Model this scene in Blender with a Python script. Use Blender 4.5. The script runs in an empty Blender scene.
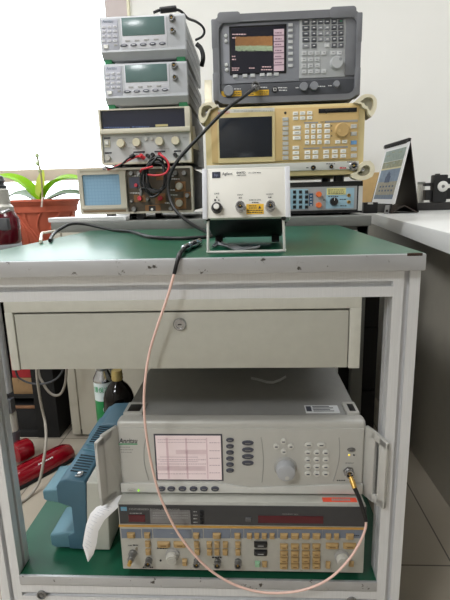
import bpy, bmesh, math, random
from mathutils import Vector, Matrix
random.seed(7)
SC = bpy.context.scene
COL = SC.collection
PI = math.pi

# ------------------------------------------------------------------ camera
F = 460.6
PITCH, ROLL, YAW = .2195, -.0263, -.0553
CAM = Vector((.0324, -.6952, .8867))
_c, _s = math.cos(YAW), math.sin(YAW)
FWD = Vector((_s*math.cos(PITCH), _c*math.cos(PITCH), -math.sin(PITCH)))
_r0 = Vector((_c, -_s, 0)); _u0 = _r0.cross(FWD)
RGT = math.cos(ROLL)*_r0 + math.sin(ROLL)*_u0
UPV = -math.sin(ROLL)*_r0 + math.cos(ROLL)*_u0
cam_d = bpy.data.cameras.new('camera')
cam = bpy.data.objects.new('camera', cam_d); COL.objects.link(cam)
cam_d.sensor_fit = 'VERTICAL'; cam_d.sensor_height = 24.0; cam_d.lens = F*24/600
cam_d.clip_start = .02; cam_d.clip_end = 60
M = Matrix.Identity(4)
for i in range(3):
    M[i][0], M[i][1], M[i][2], M[i][3] = RGT[i], UPV[i], -FWD[i], CAM[i]
cam.matrix_world = M
SC.camera = cam


def at(x, y, ax, v):
    """Point of the room seen at pixel x, y of the 450x600 frame on the plane ax = v."""
    d = FWD + RGT*((x-225)/F) + UPV*((300-y)/F)
    i = 'XYZ'.index(ax)
    return CAM + d*((v-CAM[i])/d[i])


def mpp(p):
    return (Vector(p)-CAM).dot(FWD)/F


# --------------------------------------------------------------- materials
def lin(c):
    c = c/255
    return c/12.92 if c <= .04045 else ((c+.055)/1.055)**2.4


MATS = {}


def mat(name, rgb, rough=.5, metal=0., noise=.06, scale=30., bump=0., coat=0., emit=0., spec=.5, stretch=None, dirt=None):
    if name in MATS:
        return MATS[name]
    m = bpy.data.materials.new(name); m.use_nodes = True
    nt = m.node_tree; b = nt.nodes['Principled BSDF']
    col = [lin(v) for v in rgb]+[1]
    b.inputs['Roughness'].default_value = rough
    b.inputs['Metallic'].default_value = metal
    b.inputs['Coat Weight'].default_value = coat
    b.inputs['Coat Roughness'].default_value = .12
    b.inputs['Specular IOR Level'].default_value = spec
    tc = nt.nodes.new('ShaderNodeTexCoord')
    src = tc.outputs['Object']
    if stretch:
        mp = nt.nodes.new('ShaderNodeMapping'); mp.inputs['Scale'].default_value = stretch
        nt.links.new(src, mp.inputs[0]); src = mp.outputs[0]
    nz = nt.nodes.new('ShaderNodeTexNoise'); nz.inputs['Scale'].default_value = scale; nz.inputs['Detail'].default_value = 4
    nt.links.new(src, nz.inputs['Vector'])
    rp = nt.nodes.new('ShaderNodeValToRGB')
    rp.color_ramp.elements[0].position = .3; rp.color_ramp.elements[1].position = .7
    rp.color_ramp.elements[0].color = [v*(1-noise) for v in col[:3]]+[1]
    rp.color_ramp.elements[1].color = [min(1, v*(1+noise)) for v in col[:3]]+[1]
    nt.links.new(nz.outputs[0], rp.inputs[0])
    out = rp.outputs[0]
    if dirt:                                  # scratches and worn spots: (rgb, scale, threshold)
        dc, ds, th = dirt
        n2 = nt.nodes.new('ShaderNodeTexNoise'); n2.inputs['Scale'].default_value = ds; n2.inputs['Detail'].default_value = 6
        n2.inputs['Roughness'].default_value = .65
        nt.links.new(tc.outputs['Object'], n2.inputs['Vector'])
        r2 = nt.nodes.new('ShaderNodeValToRGB')
        r2.color_ramp.elements[0].position = th; r2.color_ramp.elements[0].color = (0, 0, 0, 1)
        r2.color_ramp.elements[1].position = th+.04; r2.color_ramp.elements[1].color = (1, 1, 1, 1)
        nt.links.new(n2.outputs[0], r2.inputs[0])
        mx = nt.nodes.new('ShaderNodeMix'); mx.data_type = 'RGBA'
        nt.links.new(r2.outputs[0], mx.inputs[0]); nt.links.new(out, mx.inputs[6])
        mx.inputs[7].default_value = [lin(v) for v in dc]+[1]
        out = mx.outputs[2]
    nt.links.new(out, b.inputs['Base Color'])
    if emit:
        nt.links.new(out, b.inputs['Emission Color']); b.inputs['Emission Strength'].default_value = emit
    if bump:
        bp = nt.nodes.new('ShaderNodeBump'); bp.inputs['Strength'].default_value = bump; bp.inputs['Distance'].default_value = .001
        nt.links.new(nz.outputs[0], bp.inputs['Height']); nt.links.new(bp.outputs[0], b.inputs['Normal'])
    MATS[name] = m
    return m


def mat_tiles(name, rgb, joint, size, rough):
    m = bpy.data.materials.new(name); m.use_nodes = True
    nt = m.node_tree; b = nt.nodes['Principled BSDF']; b.inputs['Roughness'].default_value = rough
    tc = nt.nodes.new('ShaderNodeTexCoord')
    mp = nt.nodes.new('ShaderNodeMapping'); mp.inputs['Location'].default_value = (.085, .32, 0)
    nt.links.new(tc.outputs['Object'], mp.inputs[0])
    br = nt.nodes.new('ShaderNodeTexBrick'); br.offset = 0; br.inputs['Scale'].default_value = 1
    br.inputs['Brick Width'].default_value = size; br.inputs['Row Height'].default_value = size
    br.inputs['Mortar Size'].default_value = .002; br.inputs['Mortar Smooth'].default_value = .1
    c = [lin(v) for v in rgb]
    br.inputs['Color1'].default_value = c+[1]; br.inputs['Color2'].default_value = [v*.95 for v in c]+[1]
    br.inputs['Mortar'].default_value = [lin(v) for v in joint]+[1]
    nt.links.new(mp.outputs[0], br.inputs['Vector'])
    nz = nt.nodes.new('ShaderNodeTexNoise'); nz.inputs['Scale'].default_value = 6; nz.inputs['Detail'].default_value = 6
    nt.links.new(tc.outputs['Object'], nz.inputs['Vector'])
    mx = nt.nodes.new('ShaderNodeMix'); mx.data_type = 'RGBA'; mx.blend_type = 'MULTIPLY'; mx.inputs[0].default_value = .15
    nt.links.new(br.outputs[0], mx.inputs[6]); nt.links.new(nz.outputs[0], mx.inputs[7])
    nt.links.new(mx.outputs[2], b.inputs['Base Color'])
    return m


def mat_glass(name):
    m = bpy.data.materials.new(name); m.use_nodes = True
    nt = m.node_tree; nt.nodes.remove(nt.nodes['Principled BSDF'])
    t = nt.nodes.new('ShaderNodeBsdfTransparent'); t.inputs[0].default_value = (.95, .97, .97, 1)
    g = nt.nodes.new('ShaderNodeBsdfGlossy'); g.inputs['Roughness'].default_value = .02
    mx = nt.nodes.new('ShaderNodeMixShader'); mx.inputs[0].default_value = .06
    nt.links.new(t.outputs[0], mx.inputs[1]); nt.links.new(g.outputs[0], mx.inputs[2])
    nt.links.new(mx.outputs[0], nt.nodes['Material Output'].inputs[0])
    return m


def mat_grid(name, rgb, line, size, rough, emit=0):
    """a screen face with a fine square graticule"""
    m = bpy.data.materials.new(name); m.use_nodes = True
    nt = m.node_tree; b = nt.nodes['Principled BSDF']; b.inputs['Roughness'].default_value = rough
    tc = nt.nodes.new('ShaderNodeTexCoord')
    mp = nt.nodes.new('ShaderNodeMapping'); mp.inputs['Rotation'].default_value = (PI/2, 0, 0)
    nt.links.new(tc.outputs['Object'], mp.inputs[0])
    br = nt.nodes.new('ShaderNodeTexBrick'); br.offset = 0; br.inputs['Scale'].default_value = 1
    br.inputs['Brick Width'].default_value = size; br.inputs['Row Height'].default_value = size
    br.inputs['Mortar Size'].default_value = size*.06
    c = [lin(v) for v in rgb]+[1]
    br.inputs['Color1'].default_value = c; br.inputs['Color2'].default_value = c
    br.inputs['Mortar'].default_value = [lin(v) for v in line]+[1]
    nt.links.new(mp.outputs[0], br.inputs['Vector'])
    nt.links.new(br.outputs[0], b.inputs['Base Color'])
    if emit:
        nt.links.new(br.outputs[0], b.inputs['Emission Color']); b.inputs['Emission Strength'].default_value = emit
    return m


ALU = mat('brushed aluminium profile', (224, 225, 227), .42, .25, .04, 8, stretch=(60, 60, 1))
ALUD = mat('aluminium slot', (120, 122, 126), .5, .4, .04)
TRIM = mat('aluminium edge trim', (190, 191, 194), .4, .55, .05, 12, dirt=((84, 80, 76), 46, .615))
GREEN = mat('green bench mat', (26, 82, 60), .30, 0, .10, 5, coat=0., spec=.35, dirt=((96, 140, 118), 14, .72))
DRAW = mat('grey beige drawer paint', (182, 181, 171), .4, 0, .03, 60)
DRAWL = mat('grey beige frame paint', (198, 197, 187), .4, 0, .04, 60)
CHROME = mat('chrome', (190, 191, 195), .22, 1., .02)
STEEL = mat('dull steel', (140, 140, 140), .35, .9, .05)
BLACK = mat('black plastic', (22, 22, 24), .45, 0, .1)
BLACKM = mat('matt black', (16, 16, 17), .8, 0, .1)
BRASS = mat('gold plated brass', (200, 162, 88), .35, .7, .06)
WHITE = mat('white paint', (232, 231, 226), .45, 0, .02)
INKD = mat('dark ink', (52, 54, 60), .7)
INKW = mat('white ink', (225, 225, 225), .7)
INKM = mat('dim grey ink', (150, 150, 148), .7)
INKG = mat('green ink', (40, 150, 95), .7)
INKR = mat('red ink', (200, 50, 60), .7)
RUBBER = mat('black rubber cable', (20, 20, 22), .5, 0, .1)
PAPER = mat('white paper', (238, 238, 240), .7, 0, .02)


# ------------------------------------------------------------ mesh builder
class MB:
    def __init__(s):
        s.bm = bmesh.new(); s.mats = []; s.sm = False

    def mi(s, m):
        if m not in s.mats:
            s.mats.append(m)
        return s.mats.index(m)

    def _add(s, tmp, m, smooth=False):
        i = s.mi(m)
        vm = {}
        for v in tmp.verts:
            vm[v] = s.bm.verts.new(v.co)
        for f in tmp.faces:
            try:
                nf = s.bm.faces.new([vm[v] for v in f.verts])
            except ValueError:
                continue
            nf.material_index = i; nf.smooth = smooth
        tmp.free()
        if smooth:
            s.sm = True
        return s

    def box(s, lo, hi, m, bev=0., seg=2):
        t = bmesh.new()
        lo, hi = Vector(lo), Vector(hi)
        bmesh.ops.create_cube(t, size=1)
        for v in t.verts:
            v.co = Vector([(lo[k]+hi[k])/2+v.co[k]*(hi[k]-lo[k]) for k in range(3)])
        if bev:
            bmesh.ops.bevel(t, geom=t.edges[:], offset=bev, segments=seg, profile=.6, affect='EDGES', clamp_overlap=True)
        return s._add(t, m, bool(bev))

    def prism(s, poly, d0, d1, axis, m, bev=0., seg=2):
        """poly of 2D points, extruded along axis from d0 to d1"""
        t = bmesh.new()
        def P(a, b, d):
            return {'X': (d, a, b), 'Y': (a, d, b), 'Z': (a, b, d)}[axis]
        A = [t.verts.new(P(a, b, d0)) for a, b in poly]
        B = [t.verts.new(P(a, b, d1)) for a, b in poly]
        n = len(poly)
        t.faces.new(A); t.faces.new(B[::-1])
        for i in range(n):
            t.faces.new([A[i], B[i], B[(i+1) % n], A[(i+1) % n]])
        bmesh.ops.recalc_face_normals(t, faces=t.faces[:])
        if bev:
            bmesh.ops.bevel(t, geom=t.edges[:], offset=bev, segments=seg, profile=.6, affect='EDGES', clamp_overlap=True)
        return s._add(t, m, bool(bev))

    def lathe(s, prof, o, ax, m, n=24, smooth=True):
        """prof = [(radius, distance along ax)], o origin"""
        t = bmesh.new()
        o = Vector(o); ax = Vector(ax).normalized()
        e1 = ax.orthogonal().normalized(); e2 = ax.cross(e1)
        rings = []
        for r, d in prof:
            if r < 1e-6:
                rings.append([t.verts.new(o+ax*d)])
            else:
                rings.append([t.verts.new(o+ax*d+e1*(r*math.cos(2*PI*k/n))+e2*(r*math.sin(2*PI*k/n))) for k in range(n)])
        for a, b in zip(rings, rings[1:]):
            for k in range(n):
                k2 = (k+1) % n
                if len(a) == 1 and len(b) == 1:
                    continue
                if len(a) == 1:
                    t.faces.new([a[0], b[k2], b[k]])
                elif len(b) == 1:
                    t.faces.new([a[k], a[k2], b[0]])
                else:
                    t.faces.new([a[k], a[k2], b[k2], b[k]])
        for rg, flip in ((rings[0], True), (rings[-1], False)):
            if len(rg) > 1:
                t.faces.new(rg[::-1] if flip else rg)
        bmesh.ops.recalc_face_normals(t, faces=t.faces[:])
        return s._add(t, m, smooth)

    def cyl(s, a, b, r, m, r2=None, n=20):
        a, b = Vector(a), Vector(b)
        r2 = r if r2 is None else r2
        return s.lathe([(0, 0), (r, 0), (r2, (b-a).length), (0, (b-a).length)], a, b-a, m, n)

    def tube(s, pts, r, m, n=10, sub=8, closed=False, smooth_path=True):
        pts = [Vector(p) for p in pts]
        if smooth_path and len(pts) > 2:
            q = []
            N = len(pts)
            rngs = range(N if closed else N-1)
            for i in rngs:
                if closed:
                    p0, p1, p2, p3 = pts[(i-1) % N], pts[i], pts[(i+1) % N], pts[(i+2) % N]
                else:
                    p1, p2 = pts[i], pts[i+1]
                    p0 = pts[i-1] if i else p1*2-p2
                    p3 = pts[i+2] if i+2 < N else p2*2-p1
                for k in range(sub):
                    u = k/sub
                    q.append(.5*((2*p1)+(p2-p0)*u+(2*p0-5*p1+4*p2-p3)*u*u+(3*p1-p0-3*p2+p3)*u**3))
            if not closed:
                q.append(pts[-1])
            pts = q
        t = bmesh.new()
        N = len(pts)
        rad = r if callable(r) else (lambda u: r)
        def tan(i):
            if closed:
                return (pts[(i+1) % N]-pts[(i-1) % N]).normalized()
            return (pts[min(i+1, N-1)]-pts[max(i-1, 0)]).normalized()
        e = tan(0).orthogonal().normalized()
        rings = []
        for i in range(N):
            tg = tan(i)
            e = (e-tg*e.dot(tg))
            e = e.normalized() if e.length > 1e-9 else tg.orthogonal().normalized()
            f = tg.cross(e)
            rr = rad(i/max(1, N-1))
            rings.append([t.verts.new(pts[i]+e*(rr*math.cos(2*PI*k/n))+f*(rr*math.sin(2*PI*k/n))) for k in range(n)])
        pairs = list(zip(rings, rings[1:]))
        if closed:
            pairs.append((rings[-1], rings[0]))
        for a, b in pairs:
            for k in range(n):
                t.faces.new([a[k], a[(k+1) % n], b[(k+1) % n], b[k]])
        if not closed:
            t.faces.new(rings[0][::-1]); t.faces.new(rings[-1])
        bmesh.ops.recalc_face_normals(t, faces=t.faces[:])
        return s._add(t, m, True)

    def sheet(s, rows, m, thick=.0006):
        """a curved sheet through rows of points, given a real thickness"""
        t = bmesh.new()
        g = [[t.verts.new(Vector(p)) for p in r] for r in rows]
        fs = []
        for a, b in zip(g, g[1:]):
            for k in range(len(a)-1):
                fs.append(t.faces.new([a[k], a[k+1], b[k+1], b[k]]))
        bmesh.ops.recalc_face_normals(t, faces=t.faces[:])
        bmesh.ops.solidify(t, geom=t.faces[:], thickness=thick)
        return s._add(t, m, True)

    def hull(s, pts, m, bev=0.):
        t = bmesh.new()
        for p in pts:
            t.verts.new(p)
        bmesh.ops.convex_hull(t, input=t.verts[:])
        if bev:
            bmesh.ops.bevel(t, geom=t.edges[:], offset=bev, segments=2, profile=.6, affect='EDGES', clamp_overlap=True)
        return s._add(t, m, bool(bev))

    def text(s, body, u, w, h, m, y=-.0004, ax='LEFT', fit=None, rot=None, shear=0., bold=.008):
        """flat lettering facing -Y with its baseline at (u, y, w); fit = total width"""
        cu = bpy.data.curves.new('lettering', 'FONT'); cu.body = body; cu.size = 1.; cu.resolution_u = 2; cu.offset = bold; cu.shear = shear
        ob = bpy.data.objects.new('lettering', cu); COL.objects.link(ob)
        dg = bpy.context.evaluated_depsgraph_get(); dg.update()
        me = bpy.data.meshes.new_from_object(ob.evaluated_get(dg))
        bpy.data.objects.remove(ob); bpy.data.curves.remove(cu)
        if not me.vertices:
            return s
        xs = [v.co.x for v in me.vertices]; ys = [v.co.y for v in me.vertices]
        x0, x1 = min(xs), max(xs); y1 = max(ys)
        sy = h/max(y1, .1); sx = sy if fit is None else fit/(x1-x0)
        wd = (x1-x0)*sx
        du = {'LEFT': 0, 'CENTER': -wd/2, 'RIGHT': -wd}[ax]
        t = bmesh.new(); t.from_mesh(me)
        for v in t.verts:
            p = Vector((u+du+(v.co.x-x0)*sx, y, w+v.co.y*sy))
            v.co = rot @ p if rot else p
        bpy.data.meshes.remove(me)
        return s._add(t, m, False)

    def mesh(s, name):
        me = bpy.data.meshes.new(name)
        bmesh.ops.remove_doubles(s.bm, verts=s.bm.verts[:], dist=1e-7)
        s.bm.to_mesh(me); s.bm.free()
        for m in s.mats:
            me.materials.append(m)
        if s.sm:
            me.set_sharp_from_angle(angle=math.radians(40))
        return me

    def build_groups(s, name, parent, gap=.012):
        """one object for every separate patch of print"""
        bm = s.bm; seen = {}; isl = []
        for v in bm.verts:
            if v in seen:
                continue
            st = [v]; seen[v] = len(isl); g = []
            while st:
                a = st.pop(); g.append(a)
                for e in a.link_edges:
                    o = e.other_vert(a)
                    if o not in seen:
                        seen[o] = len(isl); st.append(o)
            xs = [a.co.x for a in g]; zs = [a.co.z for a in g]
            isl.append([min(xs), max(xs), min(zs), max(zs), [len(isl)]])
        merged = True; L = isl
        while merged:
            merged = False; out = []
            for b in L:
                for c in out:
                    if b[0]-gap < c[1] and c[0]-gap < b[1] and b[2]-gap*.6 < c[3] and c[2]-gap*.6 < b[3]:
                        c[0], c[1], c[2], c[3] = min(b[0], c[0]), max(b[1], c[1]), min(b[2], c[2]), max(b[3], c[3]); c[4] += b[4]
                        merged = True; break
                else:
                    out.append(b)
            L = out
        for g in L:
            ids = set(g[4]); n = MB()
            n.mats = list(s.mats); vm = {}
            for f in bm.faces:
                if seen[f.verts[0]] in ids:
                    for v in f.verts:
                        if v not in vm:
                            vm[v] = n.bm.verts.new(v.co)
                    nf = n.bm.faces.new([vm[v] for v in f.verts]); nf.material_index = f.material_index
            n.build(name, parent)
        bm.free()

    def build(s, name, parent=None, world=False, loc=None, rot=None):
        if world and parent is not None:
            inv = root_matrix(parent).inverted()
            for v in s.bm.verts:
                v.co = inv @ v.co
        o = bpy.data.objects.new(name, s.mesh(name)); COL.objects.link(o)
        if parent is not None:
            o.parent = parent
        if loc is not None:
            o.location = loc
        if rot is not None:
            o.rotation_euler = rot
        return o


def local_matrix(o):
    return Matrix.LocRotScale(o.location, o.rotation_euler, None)


def root_matrix(o):
    m = local_matrix(o)
    while o.parent:
        o = o.parent; m = local_matrix(o) @ m
    return m


def tag(o, label, cat, group=None):
    o['label'] = label; o['category'] = cat
    if group:
        o['group'] = group
    return o


def thing(name, label, cat, loc, rot=(0, 0, 0), group=None):
    o = bpy.data.objects.new(name, None); COL.objects.link(o)
    o.empty_display_size = .02
    o.location = loc; o.rotation_euler = rot
    return tag(o, label, cat, group)


def struct(o):
    o['kind'] = 'structure'; return o


def relink(me, name, parent, loc, label=None):
    o = bpy.data.objects.new(name, me); COL.objects.link(o); o.parent = parent; o.location = loc
    if label:
        o['label'] = label
    return o


class Face:
    """layout on the upright front plane (world Y = yf) of an instrument thing"""
    cache = {}

    def __init__(s, root, yf, off=(0, 0)):
        s.root = root; s.yf = yf; s.o = root.location
        s.off = off

    def p(s, x, y):
        q = at(x+s.off[0], y+s.off[1], 'Y', s.yf)-s.o
        return q.x, q.z

    def k(s, x, y):
        return mpp(at(x+s.off[0], y+s.off[1], 'Y', s.yf))

    def key(s, x, y, w, h, m, name='key', d=.004, label=None, round_=False, mark=None, taper=.82, y0=0):
        u, v = s.p(x, y); k = s.k(x, y)
        sig = (round(w*k*2e4), round(h*k*2e4), m.name, d, round_, mark.name if mark else '', taper)
        me = Face.cache.get(sig)
        if me is None:
            b = MB(); W, H = w*k/2, h*k/2
            if round_:
                n = 20
                t = bmesh.new()
                prof = [(.98, 0), (1, d*.3), (.95, d*.85), (.75, d), (0, d*.98)]
                rings = []
                for r, dd in prof:
                    rings.append([t.verts.new((W*r*math.cos(2*PI*q/n), -dd, H*r*math.sin(2*PI*q/n))) for q in range(n)] if r else [t.verts.new((0, -dd, 0))])
                for a, c in zip(rings, rings[1:]):
                    for q in range(n):
                        if len(c) == 1:
                            t.faces.new([a[q], a[(q+1) % n], c[0]])
                        else:
                            t.faces.new([a[q], a[(q+1) % n], c[(q+1) % n], c[q]])
                bmesh.ops.recalc_face_normals(t, faces=t.faces[:])
                b._add(t, m, True)
                t = bmesh.new()                # painted ring for the key's shadow on the panel
                ra = [t.verts.new((W*1.22*math.cos(2*PI*q/n), -.0002, H*1.26*math.sin(2*PI*q/n))) for q in range(n)]
                rb = [t.verts.new((W*.9*math.cos(2*PI*q/n), -.0004, H*.9*math.sin(2*PI*q/n))) for q in range(n)]
                for q in range(n):
                    t.faces.new([ra[q], ra[(q+1) % n], rb[(q+1) % n], rb[q]])
                b._add(t, mat('key shadow ring', (112, 112, 110), .7), False)
            else:
                T = taper
                pts = [(-W, 0, -H), (W, 0, -H), (W, 0, H), (-W, 0, H)]
                pts += [(-W, -d*.5, -H), (W, -d*.5, -H), (W, -d*.5, H), (-W, -d*.5, H)]
                pts += [(a*T, -d, c*T) for a, _, c in pts[:4]]
                b.hull(pts, m)
            if mark:
                b.box((-W*.45, -d-.0003, -H*.18), (W*.45, -d+.0001, H*.18), mark)
            me = Face.cache[sig] = b.mesh(name)
        return relink(me, name, s.root, (u, y0, v), label)

    def plate(s, x0, y0, x1, y1, m, name, d0=0., d1=.001, bev=0., label=None, parent=None):
        """raised rectangle between two pixel corners"""
        a = s.p(x0, y0); c = s.p(x1, y1)
        b = MB().box((a[0], -d1, c[1]), (c[0], -d0, a[1]), m, bev)
        o = b.build(name, parent or s.root)
        if label:
            o['label'] = label
        return o

    def rect(s, b, x0, y0, x1, y1, m, d0=0., d1=.0005):
        a = s.p(x0, y0); c = s.p(x1, y1)
        b.box((a[0], -d1, c[1]), (c[0], -d0, a[1]), m)

    def knob(s, x, y, r, m, name='knob', d=.014, label=None, skirt=None, cap=None, mark=None):
        u, v = s.p(x, y); R = r*s.k(x, y)
        b = MB()
        if skirt:
            b.lathe([(R*1.3, 0), (R*1.3, .002), (R*1.05, .004), (0, .004)], (0, 0, 0), (0, -1, 0), skirt, 28)
        b.lathe([(R, 0), (R*.97, d*.85), (R*.88, d), (R*.6, d*.99), (0, d*.97)], (0, 0, 0), (0, -1, 0), m, 28)
        for q in range(18):                    # knurl
            a = 2*PI*q/18
            b.box((R*.97*math.cos(a)-R*.05, -d*.8, R*.97*math.sin(a)-R*.05), (R*.97*math.cos(a)+R*.05, -.002, R*.97*math.sin(a)+R*.05), m)
        if cap:
            b.lathe([(R*.62, d*.9), (R*.6, d*1.06), (0, d*1.06)], (0, 0, 0), (0, -1, 0), cap, 24)
        if mark:
            b.box((-R*.06, -d*1.02, R*.25), (R*.06, -d*.9, R*.85), mark)
        o = relink(b.mesh(name), name, s.root, (u, 0, v), label)
        return o

    def jack(s, x, y, r, name='connector', d=.016, m=None, core=None, label=None, flange=True):
        u, v = s.p(x, y); R = r*s.k(x, y); m = m or CHROME; core = core or BLACK
        b = MB()
        if flange:
            b.lathe([(R*1.3, 0), (R*1.3, .002), (R, .0025), (0, .0025)], (0, 0, 0), (0, -1, 0), STEEL, 6)
        b.lathe([(R, 0), (R, d*.3), (R*.86, d*.35), (R*.86, d*.8), (R*.95, d*.85), (R*.95, d), (R*.7, d), (R*.7, d*.5), (0, d*.5)], (0, 0, 0), (0, -1, 0), m, 22)
        b.lathe([(R*.66, d*.5), (R*.66, d*.55), (0, d*.55)], (0, 0, 0), (0, -1, 0), core, 18)
        b.lathe([(R*.22, d*.5), (R*.2, d*.9), (0, d*.95)], (0, 0, 0), (0, -1, 0), BRASS, 10)
        b.cyl((-R*1.05, -d*.7, 0), (R*1.05, -d*.7, 0), R*.12, m, n=8)
        return relink(b.mesh(name), name, s.root, (u, 0, v), label)

    def words(s, b, x, y, txt, hpx, m, wpx=None, ax='LEFT', d=.0006, shear=0.):
        """txt with its baseline at pixel x, y"""
        u, v = s.p(x, y); k = s.k(x, y)
        b.text(txt, u, v, hpx*k, m, -d, ax, None if wpx is None else wpx*k, shear=shear)

    def dash(s, b, x0, x1, y, hpx, m, n=1, d=.0005):
        """a line of print too small to read"""
        rnd = random.Random(int(x0*13+y*7))
        x = x0
        while x < x1-.2:
            w = rnd.uniform(.8, 2.6)
            s.rect(b, x, y-hpx/2, min(x+w, x1), y+hpx/2, m, 0, d)
            x += w+.5

# ============================================================ THE SETTING
XL, XR_, YB, YF, ZC = -2.6, 2.6, 1.85, -3.2, 2.75
CREAM = mat('cream wall paint', (232, 231, 227), .7, 0, .015, 3)
BEHIND = mat('warm grey wall paint', (170, 166, 158), .7, 0, .015, 3)
CEIL = mat('ceiling paint', (240, 240, 238), .8, 0, .01, 3)
b = MB().box((XL-.1, YF-.1, -.1), (XR_+.1, YB+.1, 0), mat_tiles('floor tiles', (172, 163, 148), (94, 88, 82), .6, .35))
struct(b.build('floor'))
struct(MB().box((XL-.1, YF-.1, ZC), (XR_+.1, YB+.1, ZC+.1), CEIL).build('ceiling'))
struct(MB().box((XL-.1, YF-.1, 0), (XL, YB+.1, ZC), BEHIND).build('wall_left'))
struct(MB().box((XR_, YF-.1, 0), (XR_+.1, YB+.1, ZC), CREAM).build('wall_right'))
struct(MB().box((XL, YF-.1, 0), (XR_, YF, ZC), BEHIND).build('wall_front'))
WX0, WX1, WZ0, WZ1 = -2.35, -.668, .72, 2.45
b = MB()
b.box((WX1, YB, 0), (XR_, YB+.12, ZC), CREAM)
b.box((XL, YB, 0), (WX0, YB+.12, ZC), CREAM)
b.box((WX0, YB, 0), (WX1, YB+.12, WZ0), CREAM)
b.box((WX0, YB, WZ1), (WX1, YB+.12, ZC), CREAM)
struct(b.build('wall_back'))
SASH = mat('window frame', (206, 192, 172), .5, 0, .03)
w1 = MB().box((WX0, YB+.03, WZ0), (WX1, YB+.09, WZ0+.05), SASH)
w1.box((WX0, YB+.03, WZ1-.05), (WX1, YB+.09, WZ1), SASH)
w1.box((WX0, YB+.03, WZ0), (WX0+.05, YB+.09, WZ1), SASH)
w1.box((WX0, YB+.01, .999), (WX1, YB+.09, 1.062), SASH, .004)
w1.box((-1.62, YB+.03, WZ0), (-1.57, YB+.09, WZ1), SASH)
w1 = struct(w1.build('window_1'))
g = MB().box((WX0, YB+.055, WZ0), (WX1, YB+.06, WZ1), mat_glass('window glass')).build('pane', w1)
struct(MB().box((WX1, YB-.02, 0), (-.556, YB+.0, ZC), mat('shaded window jamb', (196, 184, 182), .6, 0, .02)).build('trim_1'))  # wall strip by the window, its shade put into the grey colour
struct(MB().box((-.5565, YB-.025, 0), (-.546, YB, ZC), mat('jamb bead', (232, 228, 200), .6, 0, .02)).build('trim_2'))

# ceiling lamps (the room's own light)
LAMP = mat('lamp diffuser', (255, 252, 246), .5, 0, 0., emit=5.)
for (lx, ly, pw, lab) in ((-1.4, -.1, 37, 'square ceiling lamp above the left of the bench'), (1.3, .6, 10, 'square ceiling lamp above the desk side of the room'),
                      (-1.3, -2.1, 52, 'square ceiling lamp behind the camera position'), (-.2, .6, 6, 'square ceiling lamp over the instrument stacks, nearest the back wall')):
    t = thing('ceiling_light', lab, 'ceiling lamp', (lx, ly, ZC), group='square ceiling lamps')
    fr = MB()
    for a, c in (((-.32, -.32), (.32, -.3)), ((-.32, .3), (.32, .32)), ((-.32, -.32), (-.3, .32)), ((.3, -.32), (.32, .32))):
        fr.box((a[0], a[1], -.03), (c[0], c[1], 0), WHITE)
    fr.build('frame', t)
    MB().box((-.3, -.3, -.02), (.3, .3, -.012), LAMP).build('diffuser', t)
    ld = bpy.data.lights.new('lamp', 'AREA'); ld.shape = 'SQUARE'; ld.size = .58; ld.energy = pw; ld.color = (.95, .972, 1)
    lo = bpy.data.objects.new('lamp_tube', ld); COL.objects.link(lo); lo.parent = t; lo.location = (0, 0, -.025)

# sky outside
wd = bpy.data.worlds.new('sky'); SC.world = wd; wd.use_nodes = True
bg = wd.node_tree.nodes['Background']; bg.inputs[0].default_value = (.93, .97, 1, 1); bg.inputs[1].default_value = 5.5

# ============================================================ THE BENCH
PX0, PX1 = -.4376, .2887       # outer faces of the posts
PW = .04; YR = .60             # profile width, rear posts
ZT = .80; ZS = .2203


def profile(w=PW, sl=.0042, dp=.007):
    """cross-section of a slotted square aluminium extrusion"""
    h = w/2
    side = [(-h, -h), (-sl, -h), (-sl, -h+.003), (-.0085, -h+.003), (-.0050, -h+.010), (.0050, -h+.010), (.0085, -h+.003), (sl, -h+.003), (sl, -h)]
    pts = []
    for k in range(4):
        a = k*PI/2
        for x, y in side:
            pts.append((x*math.cos(a)-y*math.sin(a), x*math.sin(a)+y*math.cos(a)))
    return pts


def bar(b, a, c, m=None):
    """extrusion along one axis between two points"""
    a, c = Vector(a), Vector(c); d = c-a
    ax = max(range(3), key=lambda i: abs(d[i]))
    name = 'XYZ'[ax]; o = [a[i] for i in range(3) if i != ax]
    b.prism([(o[0]+x, o[1]+y) for x, y in profile()], a[ax], c[ax], name, m or ALU)
    return b


cart = thing('workbench', 'aluminium-framed workbench with a green mat top, a wide drawer and a low shelf', 'workbench', ((PX0+PX1)/2, .3, 0))
for x in (PX0+PW/2, PX1-PW/2):
    for y in (PW/2, YR+PW/2):
        bar(MB(), (x, y, .05), (x, y, ZT-.027)).build('post', cart, True)
        b = MB().cyl((x, y, 0), (x, y, .012), .03, BLACK); b.cyl((x, y, .012), (x, y, .05), .008, STEEL)
        b.build('foot', cart, True)
for z in (ZT-.027-PW/2, .178):
    for y in (PW/2, YR+PW/2):
        bar(MB(), (PX0+PW, y, z), (PX1-PW, y, z)).build('rail', cart, True)
    for x in (PX0+PW/2, PX1-PW/2):
        bar(MB(), (x, PW, z), (x, YR, z)).build('rail', cart, True)
for px in (41.7, 352):
    p = at(px, 593, 'Y', 0)
    b = MB().lathe([(.0088, 0), (.0088, .003), (.0062, .004), (.0062, .001), (0, .001)], (p.x, 0, .178), (0, -1, 0), STEEL, 24)
    b.lathe([(.004, .001), (.0036, .003), (0, .003)], (p.x, 0, .178), (0, -1, 0), STEEL, 6)
    b.build('bolt', cart, True)
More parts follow.
